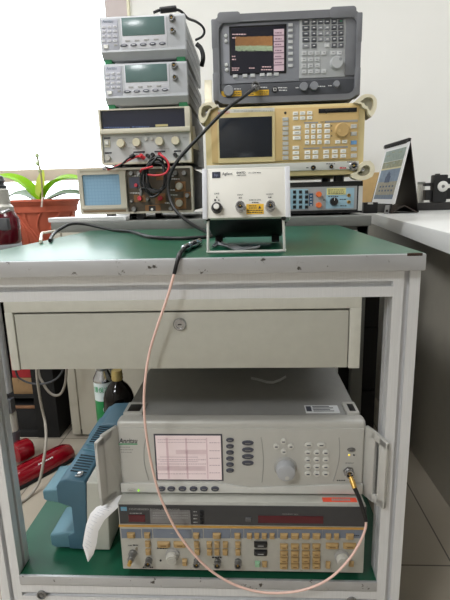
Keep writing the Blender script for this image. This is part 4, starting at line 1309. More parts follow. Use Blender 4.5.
# ---- two identical power meters on top
PMC = mat('pale grey moulding', (176, 178, 182), .5, 0, .02); PML = mat('white grey panel', (208, 208, 214), .5, 0, .02); PMD = mat('grey keypad panel', (178, 179, 190), .5, 0, .02)
LCD = mat('grey green display', (92, 116, 114), .2, 0, .03); PMK = mat('dark oval key', (96, 98, 110), .5)
PGR = mat('green rubber foot', (44, 130, 84), .6)
def power_meter():
    x0, x1, yf, z0, z1 = -.3865, -.1405, .742, 1.292, 1.398
    t = thing('power_meter', 'grey power meter with a green-grey display, top of the left stack', 'test instrument', ((x0+x1)/2, yf, z0-.0175), group='pair of power meters on the power supply')
    f = Face(t, yf)
    b = MB().box((x0+.003, yf+.012, z0+.003), (x1-.003, yf+.46, z1-.002), mat('grey cover', (150, 152, 152), .5, .1, .03), .004)
    for i in range(3):
        b.box((x1-.0045, yf+.05, z0+.025+i*.028), (x1-.0015, yf+.43, z0+.030+i*.028), PMC, .001)
    b.build('cover', t, True)
    b = MB().prism([(z0-.0085, yf+.016), (z0+.011, yf-.003), (z0+.02, yf), (z1-.006, yf), (z1, yf+.006), (z1, yf+.032), (z0-.0085, yf+.032)], x0, x1, 'X', PMC, .003)
    for v in b.bm.verts:                       # prism gave (x, z, y) order: swap
        v.co = Vector((v.co.x, v.co.z, v.co.y))
    bmesh.ops.recalc_face_normals(b.bm, faces=b.bm.faces[:])
    b.build('front_panel', t, True)
    f.plate(101, 20, 119.6, 50, PMD, 'keypad_panel', -.002, .0012, .001)
    f.plate(120.4, 18.6, 167.4, 47.4, PML, 'display_panel', -.002, .0016, .001)
    f.plate(121.4, 18.2, 165, 34.4, LCD, 'display', .0, .0026, .0006)
    b = MB().box((x0+.004, yf+.012, z0-.0175), (x0+.026, yf+.05, z0+.004), PGR, .003); b.build('green_foot', t, True)
    b = MB().box((x1-.030, yf+.012, z0-.0175), (x1-.004, yf+.05, z0+.004), PGR, .003); b.build('green_foot', t, True)
    for x in (x0+.02, x1-.05):
        MB().box((x, yf+.28, z0-.0175), (x+.03, yf+.32, z0+.004), BLACK, .003).build('rear_foot', t, True)
    for y in (27.2, 31.8, 36.6, 41.4):
        for x in (104, 109.6, 115.2):
            f.key(x, y-(x-104)*.04, 4, 2.2, PML, 'key', .003, mark=SEAM)
    f.key(106.3, 47, 5, 3.6, WHITE, 'button', .005, 'white power key')
    f.key(115.8, 45.2, 3.2, 1.6, SEAM, 'key', .003)
    for x, y in ((124.4, 45.6), (133.8, 45.2), (143.3, 44.6), (152.8, 44.1), (162.4, 43.6)):
        f.key(x, y, 7, 2.8, PMK, 'key', .004, None, True, INKW)
        if x < 160:
            f.key(x+3.4, y-4.6, 5, 1.4, SEAM, 'key', .003)
    f.jack(172, 18.8, 2.9, 'connector', .014, STEEL); f.jack(172.7, 31, 2.6, 'connector', .012, STEEL)
    b = MB(); f.words(b, 102.6, 23.2, 'Anritsu', 2.9, mat('grey blue ink', (110, 124, 140), .6), 11, d=.0018, shear=.2)
    f.dash(b, 168, 178, 47, .7, SEAM, d=.0006)
    b.build('lettering', t)
    return t
pm = power_meter()
pm2 = pm.copy(); COL.objects.link(pm2)
pm2.location = (pm.location.x+.0008, pm.location.y, 1.151)
pm2['label'] = 'grey power meter below the topmost one, resting on the power supply'
for ch in list(pm.children):
    c = ch.copy(); COL.objects.link(c); c.parent = pm2
    for g_ in ch.children:
        d = g_.copy(); COL.objects.link(d); d.parent = c

# ============================================================ WHITE AMPLIFIER ON THE BENCH TOP
AMW = mat('off white panel', (232, 230, 222), .5, 0, .012)
AMF = mat('bluish white frame', (214, 216, 222), .5, 0, .02)
MX0, MX1, MY, MZ0, MZ1 = -.0385, .0962, .024, .8545, .9315
TILT = math.radians(-14.6)
am = thing('amplifier', 'small white amplifier box tilted up on its wire stand on the green bench top', 'test instrument', ((MX0+MX1)/2, MY, MZ0), (TILT, 0, 0))
W2 = (MX1-MX0)/2; HH = MZ1-MZ0
b = MB().box((-W2+.002, .012, .001), (W2-.002, .178, HH-.002), mat('shade dark case', (22, 22, 24), .6), .002)  # shadow beneath the amplifier put into the near-black case colour
b.build('case', am)
MB().box((-W2+.002, .010, HH-.004), (W2-.002, .176, HH), AMF, .0015).build('top_cover', am)
b = MB()
for sx in (-1, 1):
    b.box((min(sx*W2, sx*(W2-.0075)), -.004, -.001), (max(sx*W2, sx*(W2-.0075)), .03, HH+.001), AMF, .0015)
b.box((-W2+.006, -.002, HH-.003), (W2-.006, .03, HH+.001), AMW, .001)
b.build('front_frame', am)
MB().box((-W2+.0072, -.002, .0005), (W2-.0072, .012, HH-.0012), AMW, .001).build('front_panel', am)
f = Face(am, MY)
YQ = -.002
u, v = f.p(216.8, 208.2); k = f.k(217, 208)
b = MB().lathe([(5.6*k, 0), (5.6*k, .003), (4.6*k, .010), (2.9*k, .011), (0, .011)], (0, YQ, 0), (0, -1, 0), BLACK, 32)
b.lathe([(2.9*k, .0108), (2.7*k, .0135), (0, .0138)], (0, YQ, 0), (0, -1, 0), WHITE, 28)
relink(b.mesh('knob'), 'knob', am, (u, 0, v), 'black power knob with a white centre')
for x, y in ((240.4, 208), (270, 207.6)):
    u, v = f.p(x, y); R = 4.9*k
    b = MB().lathe([(R, 0), (R, .007), (R*.82, .0075), (R*.82, .015), (R*.9, .0155), (R*.9, .018), (R*.62, .018), (R*.62, .009), (0, .009)], (0, YQ, 0), (0, -1, 0), CHROME, 26)
    b.lathe([(R*.35, .009), (R*.33, .014), (0, .0145)], (0, YQ, 0), (0, -1, 0), BLACK, 14); b.lathe([(R*.14, .0145), (R*.12, .0155), (0, .0156)], (0, YQ, 0), (0, -1, 0), BRASS, 10)
    b.cyl((-R*1.02, YQ-.013, 0), (R*1.02, YQ-.013, 0), R*.13, CHROME, n=8)
    relink(b.mesh('connector'), 'connector', am, (u, 0, v))
b = MB(); f.rect(b, 246.3, 204.2, 263.8, 214, YEL, .001, .0028)
for i, y in enumerate((206, 208.2, 210.5, 212.6)):
    f.dash(b, 247.3+1.5*(i < 2), 256.5 if i < 2 else 262.8, y, .8, INKD, d=.0031)
t_ = bmesh.new(); q0, q1, q2 = f.p(258.2, 208.8), f.p(261.4, 208.8), f.p(259.8, 205.6)
vs = [t_.verts.new((q[0], -.0031, q[1])) for q in (q0, q1, q2)]; t_.faces.new(vs); b._add(t_, INKD)
o = b.build('warning_label', am); o['label'] = 'yellow warning label'
b = MB(); f.rect(b, 211.2, 170.3, 219.8, 176.6, mat('navy badge', (42, 46, 66), .5), .001, .0027)
f.words(b, 215.5, 175, 'hp', 3, mat('badge light', (120, 124, 150), .6), 3.6, 'CENTER', d=.003)
f.words(b, 221.6, 173.8, 'Agilent', 3, INKD, 10.6, d=.0027)
f.words(b, 236.2, 172.4, '8447D', 2.3, INKD, 9.2, d=.0027)
f.words(b, 236.2, 174.6, 'AMPLIFIER', 1.2, INKD, 10, d=.0027)
f.words(b, 248.6, 172, '0.1-1300 MHz', 1.4, INKD, 12.6, d=.0027)
f.words(b, 216.6, 194, 'LINE', 1.6, INKD, 5, 'CENTER', d=.0027)
f.words(b, 240.3, 195.2, 'INPUT', 1.4, INKD, 6, 'CENTER', d=.0027); f.dash(b, 238.6, 242, 197.6, .8, INKD, d=.0027)
f.words(b, 270, 194.6, 'OUTPUT', 1.4, INKD, 7.4, 'CENTER', d=.0027); f.dash(b, 268.2, 271.8, 197, .8, INKD, d=.0027)
f.words(b, 255.2, 200.4, 'DAMAGE LEVEL', 1.3, INKD, 12, 'CENTER', d=.0027); f.dash(b, 252, 259, 202.4, .8, INKD, d=.0027)
f.rect(b, 214, 199, 215.8, 200.8, INKD, .001, .0027); f.rect(b, 218, 199.4, 219, 200.6, INKD, .001, .0027); f.rect(b, 216, 196.4, 217, 197.6, INKD, .001, .0027)
b.build_groups('lettering', am)
# wire stand, upright from the front pivots to the bench
pl_, pr_ = at(208, 219, 'Y', .030), at(283.4, 218, 'Y', .030)
gl, gr = at(208.6, 251.6, 'Z', ZT+.0022), at(284.6, 251, 'Z', ZT+.0022)
yb_ = (gl.y+gr.y)/2; gl.y = gr.y = yb_
def lp(a, b_, t):
    return a.lerp(b_, t)
b = MB(); b.tube([pl_, lp(pl_, gl, .5), lp(pl_, gl, .93), lp(gl, gr, .03), lp(gl, gr, .5), lp(gl, gr, .97), lp(pr_, gr, .93), lp(pr_, gr, .5), pr_], .0021, WHITE, 10, 6)
b.build('wire_stand', am, True)
for p in (pl_, pr_):
    MB().lathe([(.0036, -.004), (.0036, .004), (0, .004)], p+Vector((0, -.002, .0)), (0, 1, 0), BLACK, 18).build('pivot', am, True)
for sx in (-1, 1):
    o = MB().box((sx*(W2-.014)-.007, .160, -.0104), (sx*(W2-.014)+.007, .174, .001), BLACKM, .001).build('rear_foot', am)
# crumpled bag under it
rows = []
rnd = random.Random(11)
for i, (x, y) in enumerate(((212.5, 246), (218, 241.5), (226, 244), (234, 247.5), (242, 248), (251, 247), (259, 246.5))):
    p = at(x, y, 'Z', ZT+.004)
    w_ = (.010, .016, .014, .016, .010, .012, .006)[i]
    rows.append([p+Vector((rnd.uniform(-.003, .003), -w_+2*w_*q/4, abs(rnd.uniform(0, .010))*(.6 if 0 < q < 4 else .05)-.002)) for q in range(5)])
rest = lambda b, z: [setattr(v.co, 'z', max(v.co.z, z)) for v in b.bm.verts] and b
o = rest(MB().sheet(rows, mat('clear grey film', (196, 200, 204), .22, .1, .1, 60), .0005), ZT+.0008).build('plastic_bag')
tag(o, 'crumpled pale plastic bag lying under the tilted white amplifier', 'plastic bag')

# ============================================================ CABLES AND LEADS
PINK = mat('pink cable jacket', (232, 196, 184), .4, 0, .03)
def path(*pts):
    out = []
    for p in pts:
        if len(p) == 3:
            out.append(at(p[0], p[1], 'Y', p[2]))
        else:
            out.append(at(*p))
    return out
pc = thing('test_cable', 'pink coaxial cable looping from the bench top down to the silver generator', 'cable', tuple(at(187, 246, 'Z', ZT)))
cab_pts = path((187.5, 245.6, 'Z', ZT+.006), (181.5, 251.6, 'Z', ZT+.0065), (178.2, 258, -.0205), (174.2, 274, -.0245), (166.5, 300, -.0245), (157.5, 326, -.0225), (149.6, 352, -.021), (145.2, 380, -.024), (144, 405, -.026),
               (146, 432, -.028), (151, 462, -.030), (158, 490, -.032), (166, 510, -.034), (178, 533, -.036), (193, 553, -.037), (210, 570, -.036), (232, 583.5, -.034), (256, 591.4, -.032), (280, 593, -.030), (305, 589.5, -.030),
               (328, 579.5, -.030), (347, 562, -.028), (359, 544, -.024), (365.3, 529, -.022), (366, 519, -.020))
MB().tube(cab_pts[2:], .0021, PINK, 10, 5).build('jacket', pc, True)
MB().tube(path((366, 521, -.020), (363.4, 511, -.017), (359, 498, -.013), (354.4, 487.4, -.008)), .0036, BLACK, 10, 5).build('strain_relief', pc, True)
MB().tube(cab_pts[:4], lambda u: .0036 if u < .7 else .0030, BLACK, 10, 5).build('strain_relief', pc, True)
b = MB(); g0, g1 = path((354.8, 488.4, -.009), (350.6, 477, .004))
b.lathe([(.0042, 0), (.0042, .006), (.0046, .0062), (.0046, .013), (.0038, .0135), (.0038, (g1-g0).length), (0, (g1-g0).length)], g0, g1-g0, BRASS, 14)
o = b.build('plug', pc, True); o['label'] = 'gold-plated plug'
ads = path((184.5, 248.6, 'Z', ZT+.0068), (191.2, 245.4, 'Z', ZT+.0068), (199.5, 241.4, 'Z', ZT+.0068))
b = MB(); d = ads[2]-ads[0]
L = d.length
b.lathe([(.004, -.004), (.0055, 0), (.0066, .003), (.0066, L*.22), (.0050, L*.24), (.0050, L*.42), (.0068, L*.44), (.0068, L*.72), (.0052, L*.75), (.0052, L*.92), (.006, L*.94), (.006, L), (0, L)], ads[0], d, CHROME, 18)
o = b.build('adapter', pc, True); o['label'] = 'steel adapter lying on the bench top'

bc = thing('coaxial_cable', 'thick black coaxial cable hanging from the grey analyser in front of the left stack', 'cable', tuple(at(255.4, 88, 'Y', .70)))
MB().tube(path((255.2, 88, .700), (251.5, 90.5, .684), (243, 97, .672), (230, 106.2, .668), (216, 119, .668), (201.5, 134.4, .668), (188, 148.5, .668), (177, 161.5, .668), (170.6, 174, .668), (168.2, 187, .668), (169.8, 198.5, .66), (174.6, 209, .640),
               (184, 218.5, .60), (194, 225.6, .54), (203, 230.2, 'Z', ZT+.008), (212, 233.4, 'Z', ZT+.006), (224, 236, 'Z', ZT+.0055)), .0048, RUBBER, 10, 6).build('jacket', bc, True)
b = MB(); g0, g1 = path((255.4, 87.6, .7195), (253.4, 89.6, .690))
b.lathe([(.0095, 0), (.0095, .012), (.0078, .013), (.0078, .020), (.0058, (g1-g0).length), (0, (g1-g0).length)], g0, g1-g0, STEEL, 18)
b.build('plug', bc, True)
def lift(r, pts):
    for p in pts:
        p.z = max(p.z, ZT+r+.0012)
    return pts
o = MB().tube(lift(.004, path((50, 240.6, 'Z', ZT+.005), (53.6, 236.2, .47), (61, 228.6, .53), (70, 224.2, .58), (82, 223.8, .60), (96, 226.4, .60), (113, 230.8, .58), (132, 234.6, .50), (150, 237.2, 'Z', ZT+.0045), (176, 238.6, 'Z', ZT+.0045), (198, 238, 'Z', ZT+.0045), (214, 236.4, 'Z', ZT+.004))), .0040, RUBBER, 10, 6).build('coaxial_cable')
tag(o, 'black cable lying across the back of the green bench top', 'cable')
o = MB().tube(lift(.0036, path((40.6, 242, 'Z', ZT+.004), (42.5, 238.2, .52), (46, 234.6, .55), (50.5, 232.6, .58), (55, 232.2, .61))), .0036, mat('cream cable', (222, 214, 198), .5), 10, 6).build('cream_cable')
tag(o, 'short cream cable curling over the back left edge of the bench', 'cable')
# test leads from the power supply
REDW2 = mat('red lead', (206, 52, 62), .45, 0, .05)
o = MB().tube(path((141.6, 155.8, .728), (136, 157, .720), (128, 160.6, .720), (119, 165.4, .722), (111, 168.6, .722), (107.5, 169.6, .722)), .0031, REDW2, 10, 6)
o.tube(path((144.5, 158.5, .725), (140.5, 155.4, .718)), .0062, REDW2, 10, 1)
o = o.build('test_lead'); tag(o, 'red test lead running left from the power supply terminals', 'test lead', 'test leads plugged into the power supply')
b = MB().tube(path((133.2, 155.4, .714), (127.5, 159, .711), (122, 164, .711), (116, 167.2, .714), (110, 168.2, .714), (104.6, 166.6, .716)), .0027, RUBBER, 10, 6)
b.tube(path((134.5, 154.6, .712), (130, 157.4, .711)), .0058, RUBBER, 10, 1); b.tube(path((106, 168.6, .716), (103, 168.4, .716)), .0045, STEEL, 8, 1)
o = b.build('test_lead'); tag(o, 'black test lead with a small clip twisted round the red one', 'test lead', 'test leads plugged into the power supply')
rnd = random.Random(5)
b = MB(); pts = []
for i in range(86):
    a = 2*PI*i/13+1.9
    rx, ry = 11.2+2.6*math.sin(i*.37), 17+3*math.cos(i*.53)
    x = 155.6+rx*math.cos(a)+1.2*math.sin(i*1.1)+.22*ry*math.sin(a)*.45
    y = 176-ry*math.sin(a)+1.4*math.cos(i*.9)
    pts.append(at(x, y, 'Y', .700+.010*math.sin(i*.8)))
pts = path((153, 155, .728))+[pts[3]]+pts[5:]+path((143.5, 188, .70), (141.4, 191.5, .70))
b.tube(pts, .0029, RUBBER, 8, 4)
g0, g1 = path((141.6, 190.6, .70), (140.8, 195.6, .70)); b.cyl(g0, g1, .005, STEEL)
o = b.build('test_lead'); tag(o, 'coil of black test lead hanging in front of the oscilloscope panel', 'test lead', 'test leads plugged into the power supply')
b = MB().tube(path((160.2, 154.6, .684), (164, 157.2, .680), (167.6, 161.5, .680), (168.8, 167, .680), (166.6, 172.2, .680), (161.5, 175, .682), (154, 175.4, .684), (148, 174.6, .690)), .0030, REDW2, 10, 6)
b.tube(path((140.6, 172, .70), (142, 169.4, .684), (147, 168.2, .680), (153, 166.6, .684)), .0030, REDW2, 10, 6)
o = b.build('test_lead'); tag(o, 'red test lead looped round the black coil', 'test lead', 'test leads plugged into the power supply')
# power lead over the top meter
b = MB().tube(path((153.6, 12.6, .86), (160, 10.2, .87), (170, 9.4, .88), (180, 10.8, .90), (188, 18.4, .96), (195.5, 21.4, 1.02), (202, 26, 1.06), (204.4, 31.5, 1.08), (202, 36.6, 1.10), (195.5, 40, 1.11)), .0042, RUBBER, 10, 6)
g0, g1 = path((160, 10.4, .868), (176, 8.6, .885)); b.tube([g0, g1], .009, RUBBER, 10, 1)
o = b.build('mains_cable'); tag(o, 'black power cord lying over the topmost power meter', 'cord')
o = MB().tube(path((196.5, 44, 1.10), (200.6, 48, 1.10), (202.8, 54, 1.10), (203, 60, 1.10), (201.6, 66, 1.11)), .008, RUBBER, 10, 6).build('mains_cable')
tag(o, 'black cord bulging behind the right side of the power meters', 'cord')
# grey cords behind the bench on the left
GC = mat('grey cord', (150, 144, 134), .5, 0, .05); DC = mat('dark grey cord', (66, 68, 72), .5)
o = MB().tube(path((33, 300, .66), (35.4, 350, .66), (37.4, 380, .66), (41, 404, .68), (45, 422, .68), (46, 440, .62), (43.4, 462, .58), (39, 482, .56), (30, 495.5, 'Z', .006), (20, 503, 'Z', .006), (5, 509, 'Z', .006)), .0045, GC, 10, 6).build('hanging_cable')
tag(o, 'pale grey cord hanging down past the red vacuum head', 'cord', 'loose cords hanging behind the bench')
o = MB().tube(path((36, 340, .80), (38.6, 372, .80), (43, 383, .80), (48.5, 391.5, .80), (55, 395.4, .80), (61, 393.4, .80), (65, 384, .80), (66.4, 370, .80), (66.6, 340, .80)), .0046, GC, 10, 6).build('hanging_cable')
tag(o, 'grey cord drooping in a loop in front of the black cabinet', 'cord', 'loose cords hanging behind the bench')
o = MB().tube(path((12, 340, .78), (16, 372, .78), (23, 380.4, .78), (36, 384, .78), (50, 382.2, .78), (60, 375, .78), (66, 362, .78)), .0035, DC, 10, 6).build('hanging_cable')
tag(o, 'thin dark cord slung across above the cabinet shelf', 'cord', 'loose cords hanging behind the bench')

# ============================================================ PAPERS ON THE STEEL DESK
q0, q1 = at(57.5, 221.6, 'Z', DZ), at(103, 221.2, 'Z', DZ)
b = MB().box((q0.x, .685, DZ+.0003), (-.335, .735, DZ+.014), PAPER, .002); 
for i in range(4):
    b.box((q0.x+.001*i, .684-.0006*(i % 2), DZ+.0020+i*.003), (-.336-.002*i, .690, DZ+.0028+i*.003), mat('paper edge', (200, 200, 198), .7))
tag(b.build('paper_stack'), 'white paper stack on the left end of the steel desk', 'paper')

# ============================================================ THINGS ON THE RIGHT-HAND DESK
LT = mat('black leatherette', (26, 22, 21), .55, 0, .12, 120)
cA = at(389.5, 213.6, 'Z', .80); CYK = cA.y
cB = at(418.4, 213.2, 'Y', CYK); cB.z = .80
cT = at(410.2, 139.4, 'Y', CYK)
# extrusion direction of the tent: away to the left
eL = at(371.5, 198, 'Y', CYK+.31); eR = at(395.8, 203.6, 'Y', CYK)
ext = Vector((eL.x-eR.x, .31, 0))*.84
cl = thing('desk_calendar', 'black tent-shaped desk calendar showing a printed page, on the white side desk', 'calendar', tuple(cA))
def tri(b, P, m, t=.004):
    """thin board through four points"""
    n_ = (P[1]-P[0]).cross(P[3]-P[0]).normalized()*t/2
    b.hull([p+n_ for p in P]+[p-n_ for p in P], m)
cA.z = cB.z = .8025
tb = MB(); tri(tb, [cA, cT, cT+ext, cA+ext], LT); tb.build('front_board', cl, True)
tb = MB(); tri(tb, [cB, cT, cT+ext, cB+ext], LT); tb.build('back_board', cl, True)
mid = (cA+cB)/2+Vector((.0, 0, .030))
tb = MB(); a1 = cA+Vector((.006, 0, .000)); b1 = cB-Vector((.006, 0, 0)); tri(tb, [a1, mid, mid+ext, a1+ext], LT, .003); tri(tb, [b1, mid, mid+ext, b1+ext], LT, .003); tb.build('folded_base', cl, True)
tb = MB(); ED_ = mat('board edge', (96, 84, 78), .6)
tb.tube([a1+Vector((0, -.002, 0)), mid+Vector((0, -.002, 0)), b1+Vector((0, -.002, 0))], .0015, ED_, 6, 1, smooth_path=False); tb.build('base_edge', cl, True)
# page hung on the front board
nf = (cT-cA).cross(ext).normalized()
if nf.x > 0: nf = -nf
up = (cT-cA)
def pg(s_, t_, o_=.004):
    """s_ along the page from the near edge, t_ up from the board's foot"""
    return cA+up*t_+ext*s_+nf*o_
PT0, PT1 = .125, .965
tb = MB(); tri(tb, [pg(-.15, PT0), pg(-.06, PT1), pg(.97, PT1), pg(.93, PT0)], PAPER, .003); page = tb.build('page', cl, True)
def patch(tb, s0, s1, t0, t1, m, o_=.0062):
    s0, s1 = s0-.06, s1-.06
    tri(tb, [pg(s0, t0, o_), pg(s0, t1, o_), pg(s1, t1, o_), pg(s1, t0, o_)], m, .0006)
tb = MB()
SKY1, SKY2, LND, TAN2, DKB = mat('print pale green', (146, 160, 154), .5, 0, .12, 60), mat('print blue', (124, 142, 164), .5, 0, .15, 50), mat('print olive', (146, 148, 124), .5, 0, .2, 60), mat('print tan', (158, 152, 136), .5, 0, .15, 60), mat('print navy', (70, 84, 112), .5, 0, .2, 60)
patch(tb, .06, .93, .74, .90, SKY1); patch(tb, .06, .93, .64, .735, LND); patch(tb, .06, .93, .62, .642, mat('print sand', (210, 200, 160), .5), .0066)
patch(tb, .06, .93, .44, .62, SKY2); patch(tb, .40, .62, .43, .52, DKB, .0068); patch(tb, .44, .58, .52, .56, DKB, .0068); patch(tb, .49, .54, .56, .585, DKB, .0068)
patch(tb, .06, .93, .25, .44, TAN2); patch(tb, .06, .93, .19, .255, mat('print slate', (112, 126, 146), .5, 0, .15, 60))
for i in range(5):
    for j in range(2):
        patch(tb, .16+i*.14, .22+i*.14, .30+j*.06, .325+j*.06, DKB, .0070)
for i, (s0, t0) in enumerate(((.2, .84), (.5, .86), (.7, .82), (.35, .70), (.65, .69))):
    patch(tb, s0, s0+.13, t0, t0+.012, LND if i < 3 else SKY1, .0070)
tb.build('printed_picture', page, True)
tb = MB(); tri(tb, [pg(-.05, .965, .006), pg(-.05, 1.01, .006), pg(1.0, 1.01, .006), pg(1.0, .965, .006)], LT, .010)
for i in range(22):
    p = pg(.03+i*.044, .975, .012)
    tb.tube([p+up*(.03*math.cos(a))+nf*(.005*math.sin(a)) for a in [2*PI*q/8 for q in range(8)]], .0011, BLACK, 5, 1, True, False)
tb.build('spiral_binding', cl, True)

q = at(377, 206, 'Y', CYK+.02)
o = thing('black_box', 'flat black box with a white label under the left end of the calendar', 'box', (.60, CYK+.17, .80))
yb0 = CYK+.07
xa, xb = at(363.5, 205, 'Y', yb0).x, at(378, 205, 'Y', yb0).x
MB().box((xa, yb0, .8004), (xb, yb0+.06, .848), BLACK, .003).build('case', o, True)
pz = at(370.6, 202.8, 'Y', yb0)
MB().box((pz.x-.012, yb0-.0015, pz.z-.0065), (pz.x+.010, yb0+.002, pz.z+.0015), WHITE).build('label_tab', o, True)
pz = at(385.6, 209, 'Y', CYK-.015)
b = MB()
b.hull([Vector((pz.x+dx+.004*dz/.03, CYK-.025+dy, .8003+dz)) for dx in (-.008, .008) for dy in (-.006, .006) for dz in (0, .036)], mat('grey plug plastic', (150, 150, 150), .4, .2), .001)
b.box((pz.x-.004, CYK-.0325, .808), (pz.x+.006, CYK-.0305, .818), BLACK)
tag(b.build('grey_plug'), 'small grey plug standing by the front foot of the calendar', 'plug')
ty = CYK+.46
xa, xb = at(362, 190, 'Y', ty).x, at(392, 190, 'Y', ty).x; za = at(370, 172.5, 'Y', ty).z
o = MB().box((xa, ty, .8003), (xb, min(ty+.14, 1.82), za), mat('tan cardboard', (196, 164, 112), .8, 0, .06, 30), .003).build('cardboard_box')
tag(o, 'tan cardboard box against the wall behind the desk calendar', 'box')
by = 1.60
xa = at(414, 206, 'Y', by).x
o = MB().box((xa, by, .8003), (xa+.62, by+.05, at(436, 202.4, 'Y', by).z), mat('dark trunking', (46, 44, 44), .5, 0, .06), .006).build('cable_trunking')
tag(o, 'long dark bar lying along the back of the white side desk', 'trunking')
zt_ = at(436, 202.4, 'Y', by).z
zb_ = zt_+.0004
dv = thing('tape_dispenser', 'black block with a round white dial on the dark bar at the right', 'device', (at(439, 203, 'Y', by).x, by+.01, zb_))
xa, xb, zt2 = at(433.4, 190, 'Y', by).x, at(447.6, 190, 'Y', by).x, at(440, 174.6, 'Y', by).z
b = MB().box((xa, by+.002, zb_), (xb, by+.046, zt2), BLACK, .006); b.box((xa+.012, by+.008, zt2-.006), (xa+.03, by+.03, zt2+.005), BLACK, .002); b.build('body', dv, True)
pz = at(443, 186.4, 'Y', by); R = 5.2*mpp(pz)
b = MB().lathe([(R, 0), (R, .005), (R*.9, .007), (R*.4, .007), (R*.4, .005), (0, .005)], (pz.x, by+.003, pz.z), (0, -1, 0), WHITE, 32)
b.lathe([(R*.3, .005), (R*.25, .009), (0, .009)], (pz.x, by+.003, pz.z), (0, -1, 0), STEEL, 16); b.build('dial', dv, True)
b = MB()
for za_, zb2 in ((183, 186), (190, 200)):
    p0_, p1_ = at(424.5, za_, 'Y', by+.02), at(434, zb2, 'Y', by+.02)
    b.box((p0_.x, by+.012, max(p1_.z, zb_)), (xa+.002, by+.042, p0_.z), BLACK, .003)
b.build('side_block', dv, True)
b = MB()
p0_, p1_ = at(447, 178, 'Y', by+.02), at(452, 184, 'Y', by+.02); b.box((xb-.002, by+.012, p1_.z), (xb+.05, by+.04, p0_.z), BLACK, .003)
p0_, p1_ = at(447, 188, 'Y', by+.02), at(452, 199, 'Y', by+.02); b.box((xb-.002, by+.012, p1_.z), (xb+.05, by+.04, p0_.z), BLACK, .003)
b.build('side_block', dv, True)
gy = 1.70
xa, xb = at(417.4, 190, 'Y', gy).x, at(424.6, 190, 'Y', gy).x
o = thing('glass_jar', 'small clear jar with a grey lid between the calendar and the black block', 'jar', ((xa+xb)/2, gy, .8003))
R = (xb-xa)/2; zl = at(421, 184.5, 'Y', gy).z-.80; zh = at(421, 182, 'Y', gy).z-.80
MB().lathe([(0, 0), (R*.95, 0), (R, .004), (R, zl), (0, zl)], (0, 0, 0), (0, 0, 1), mat('cloudy clear plastic', (206, 204, 196), .2, 0, .15, 60), 24).build('body', o)
MB().lathe([(0, zl), (R*1.05, zl), (R*1.05, zh), (0, zh)], (0, 0, 0), (0, 0, 1), mat('grey lid', (140, 142, 136), .5), 24).build('lid', o)

# ============================================================ POTTED ORCHID ON THE CABINET
TER = mat('terracotta plastic', (196, 98, 72), .5, 0, .06, 25, bump=.3)
py = 1.22
pc0, pc1 = at(10.5, 202, 'Y', py), at(78, 201, 'Y', py)
pcx = (pc0.x+pc1.x)/2; PR = (pc1.x-pc0.x)/2; prz = (pc0.z+pc1.z)/2
ptt = thing('potted_orchid', 'terracotta-coloured pot with an orchid by the bright window', 'potted plant', (pcx, py, CZ+.0006))
H = prz-CZ+.008
b = MB().lathe([(0, 0), (PR*.66, 0), (PR*.68, .004), (PR*.86, H-.045), (PR*.90, H-.043), (PR*.92, H-.026), (PR*.94, H-.024), (PR*.97, H-.010), (PR, H-.009), (PR, H), (PR*.95, H), (PR*.93, H-.006), (PR*.90, H-.05), (0, H-.05)], (0, 0, 0), (0, 0, 1), TER, 48)
for i in range(7):                            # moulded swirls
    a0 = -2.6+i*.36
    pts = []
    for q in range(9):
        t = q/8; z = .012+(H-.065)*t; rr = PR*(.685+.17*t)+.0012
        a = a0+.30*math.sin(t*2.6+i*.8)
        pts.append((rr*math.cos(a), rr*math.sin(a), z))
    b.tube(pts, .0035, TER, 6, 3)
b.build('pot', ptt)
MB().lathe([(0, H-.045), (PR*.9, H-.045), (PR*.5, H-.028), (0, H-.024)], (0, 0, 0), (0, 0, 1), mat('bark soil', (88, 66, 48), .9, 0, .4, 60, bump=1), 32).build('soil', ptt)
def mat_leaf(name, rgb):
    m = bpy.data.materials.new(name); m.use_nodes = True; nt = m.node_tree; b_ = nt.nodes['Principled BSDF']
    tc = nt.nodes.new('ShaderNodeTexCoord'); nz = nt.nodes.new('ShaderNodeTexNoise'); nz.inputs['Scale'].default_value = 14
    nt.links.new(tc.outputs['Object'], nz.inputs['Vector'])
    rp = nt.nodes.new('ShaderNodeValToRGB'); c = [lin(v) for v in rgb]
    rp.color_ramp.elements[0].color = [v*.85 for v in c]+[1]; rp.color_ramp.elements[1].color = c+[1]
    nt.links.new(nz.outputs[0], rp.inputs[0]); nt.links.new(rp.outputs[0], b_.inputs['Base Color'])
    b_.inputs['Roughness'].default_value = .35
    tr = nt.nodes.new('ShaderNodeBsdfTranslucent'); nt.links.new(rp.outputs[0], tr.inputs[0])
    mx = nt.nodes.new('ShaderNodeMixShader'); mx.inputs[0].default_value = .45
    nt.links.new(b_.outputs[0], mx.inputs[1]); nt.links.new(tr.outputs[0], mx.inputs[2]); nt.links.new(mx.outputs[0], nt.nodes['Material Output'].inputs[0])
    return m
LG, LD, LY = mat_leaf('bright green leaf', (170, 222, 30)), mat_leaf('deep green leaf', (84, 120, 52)), mat_leaf('yellow green leaf', (216, 222, 110))
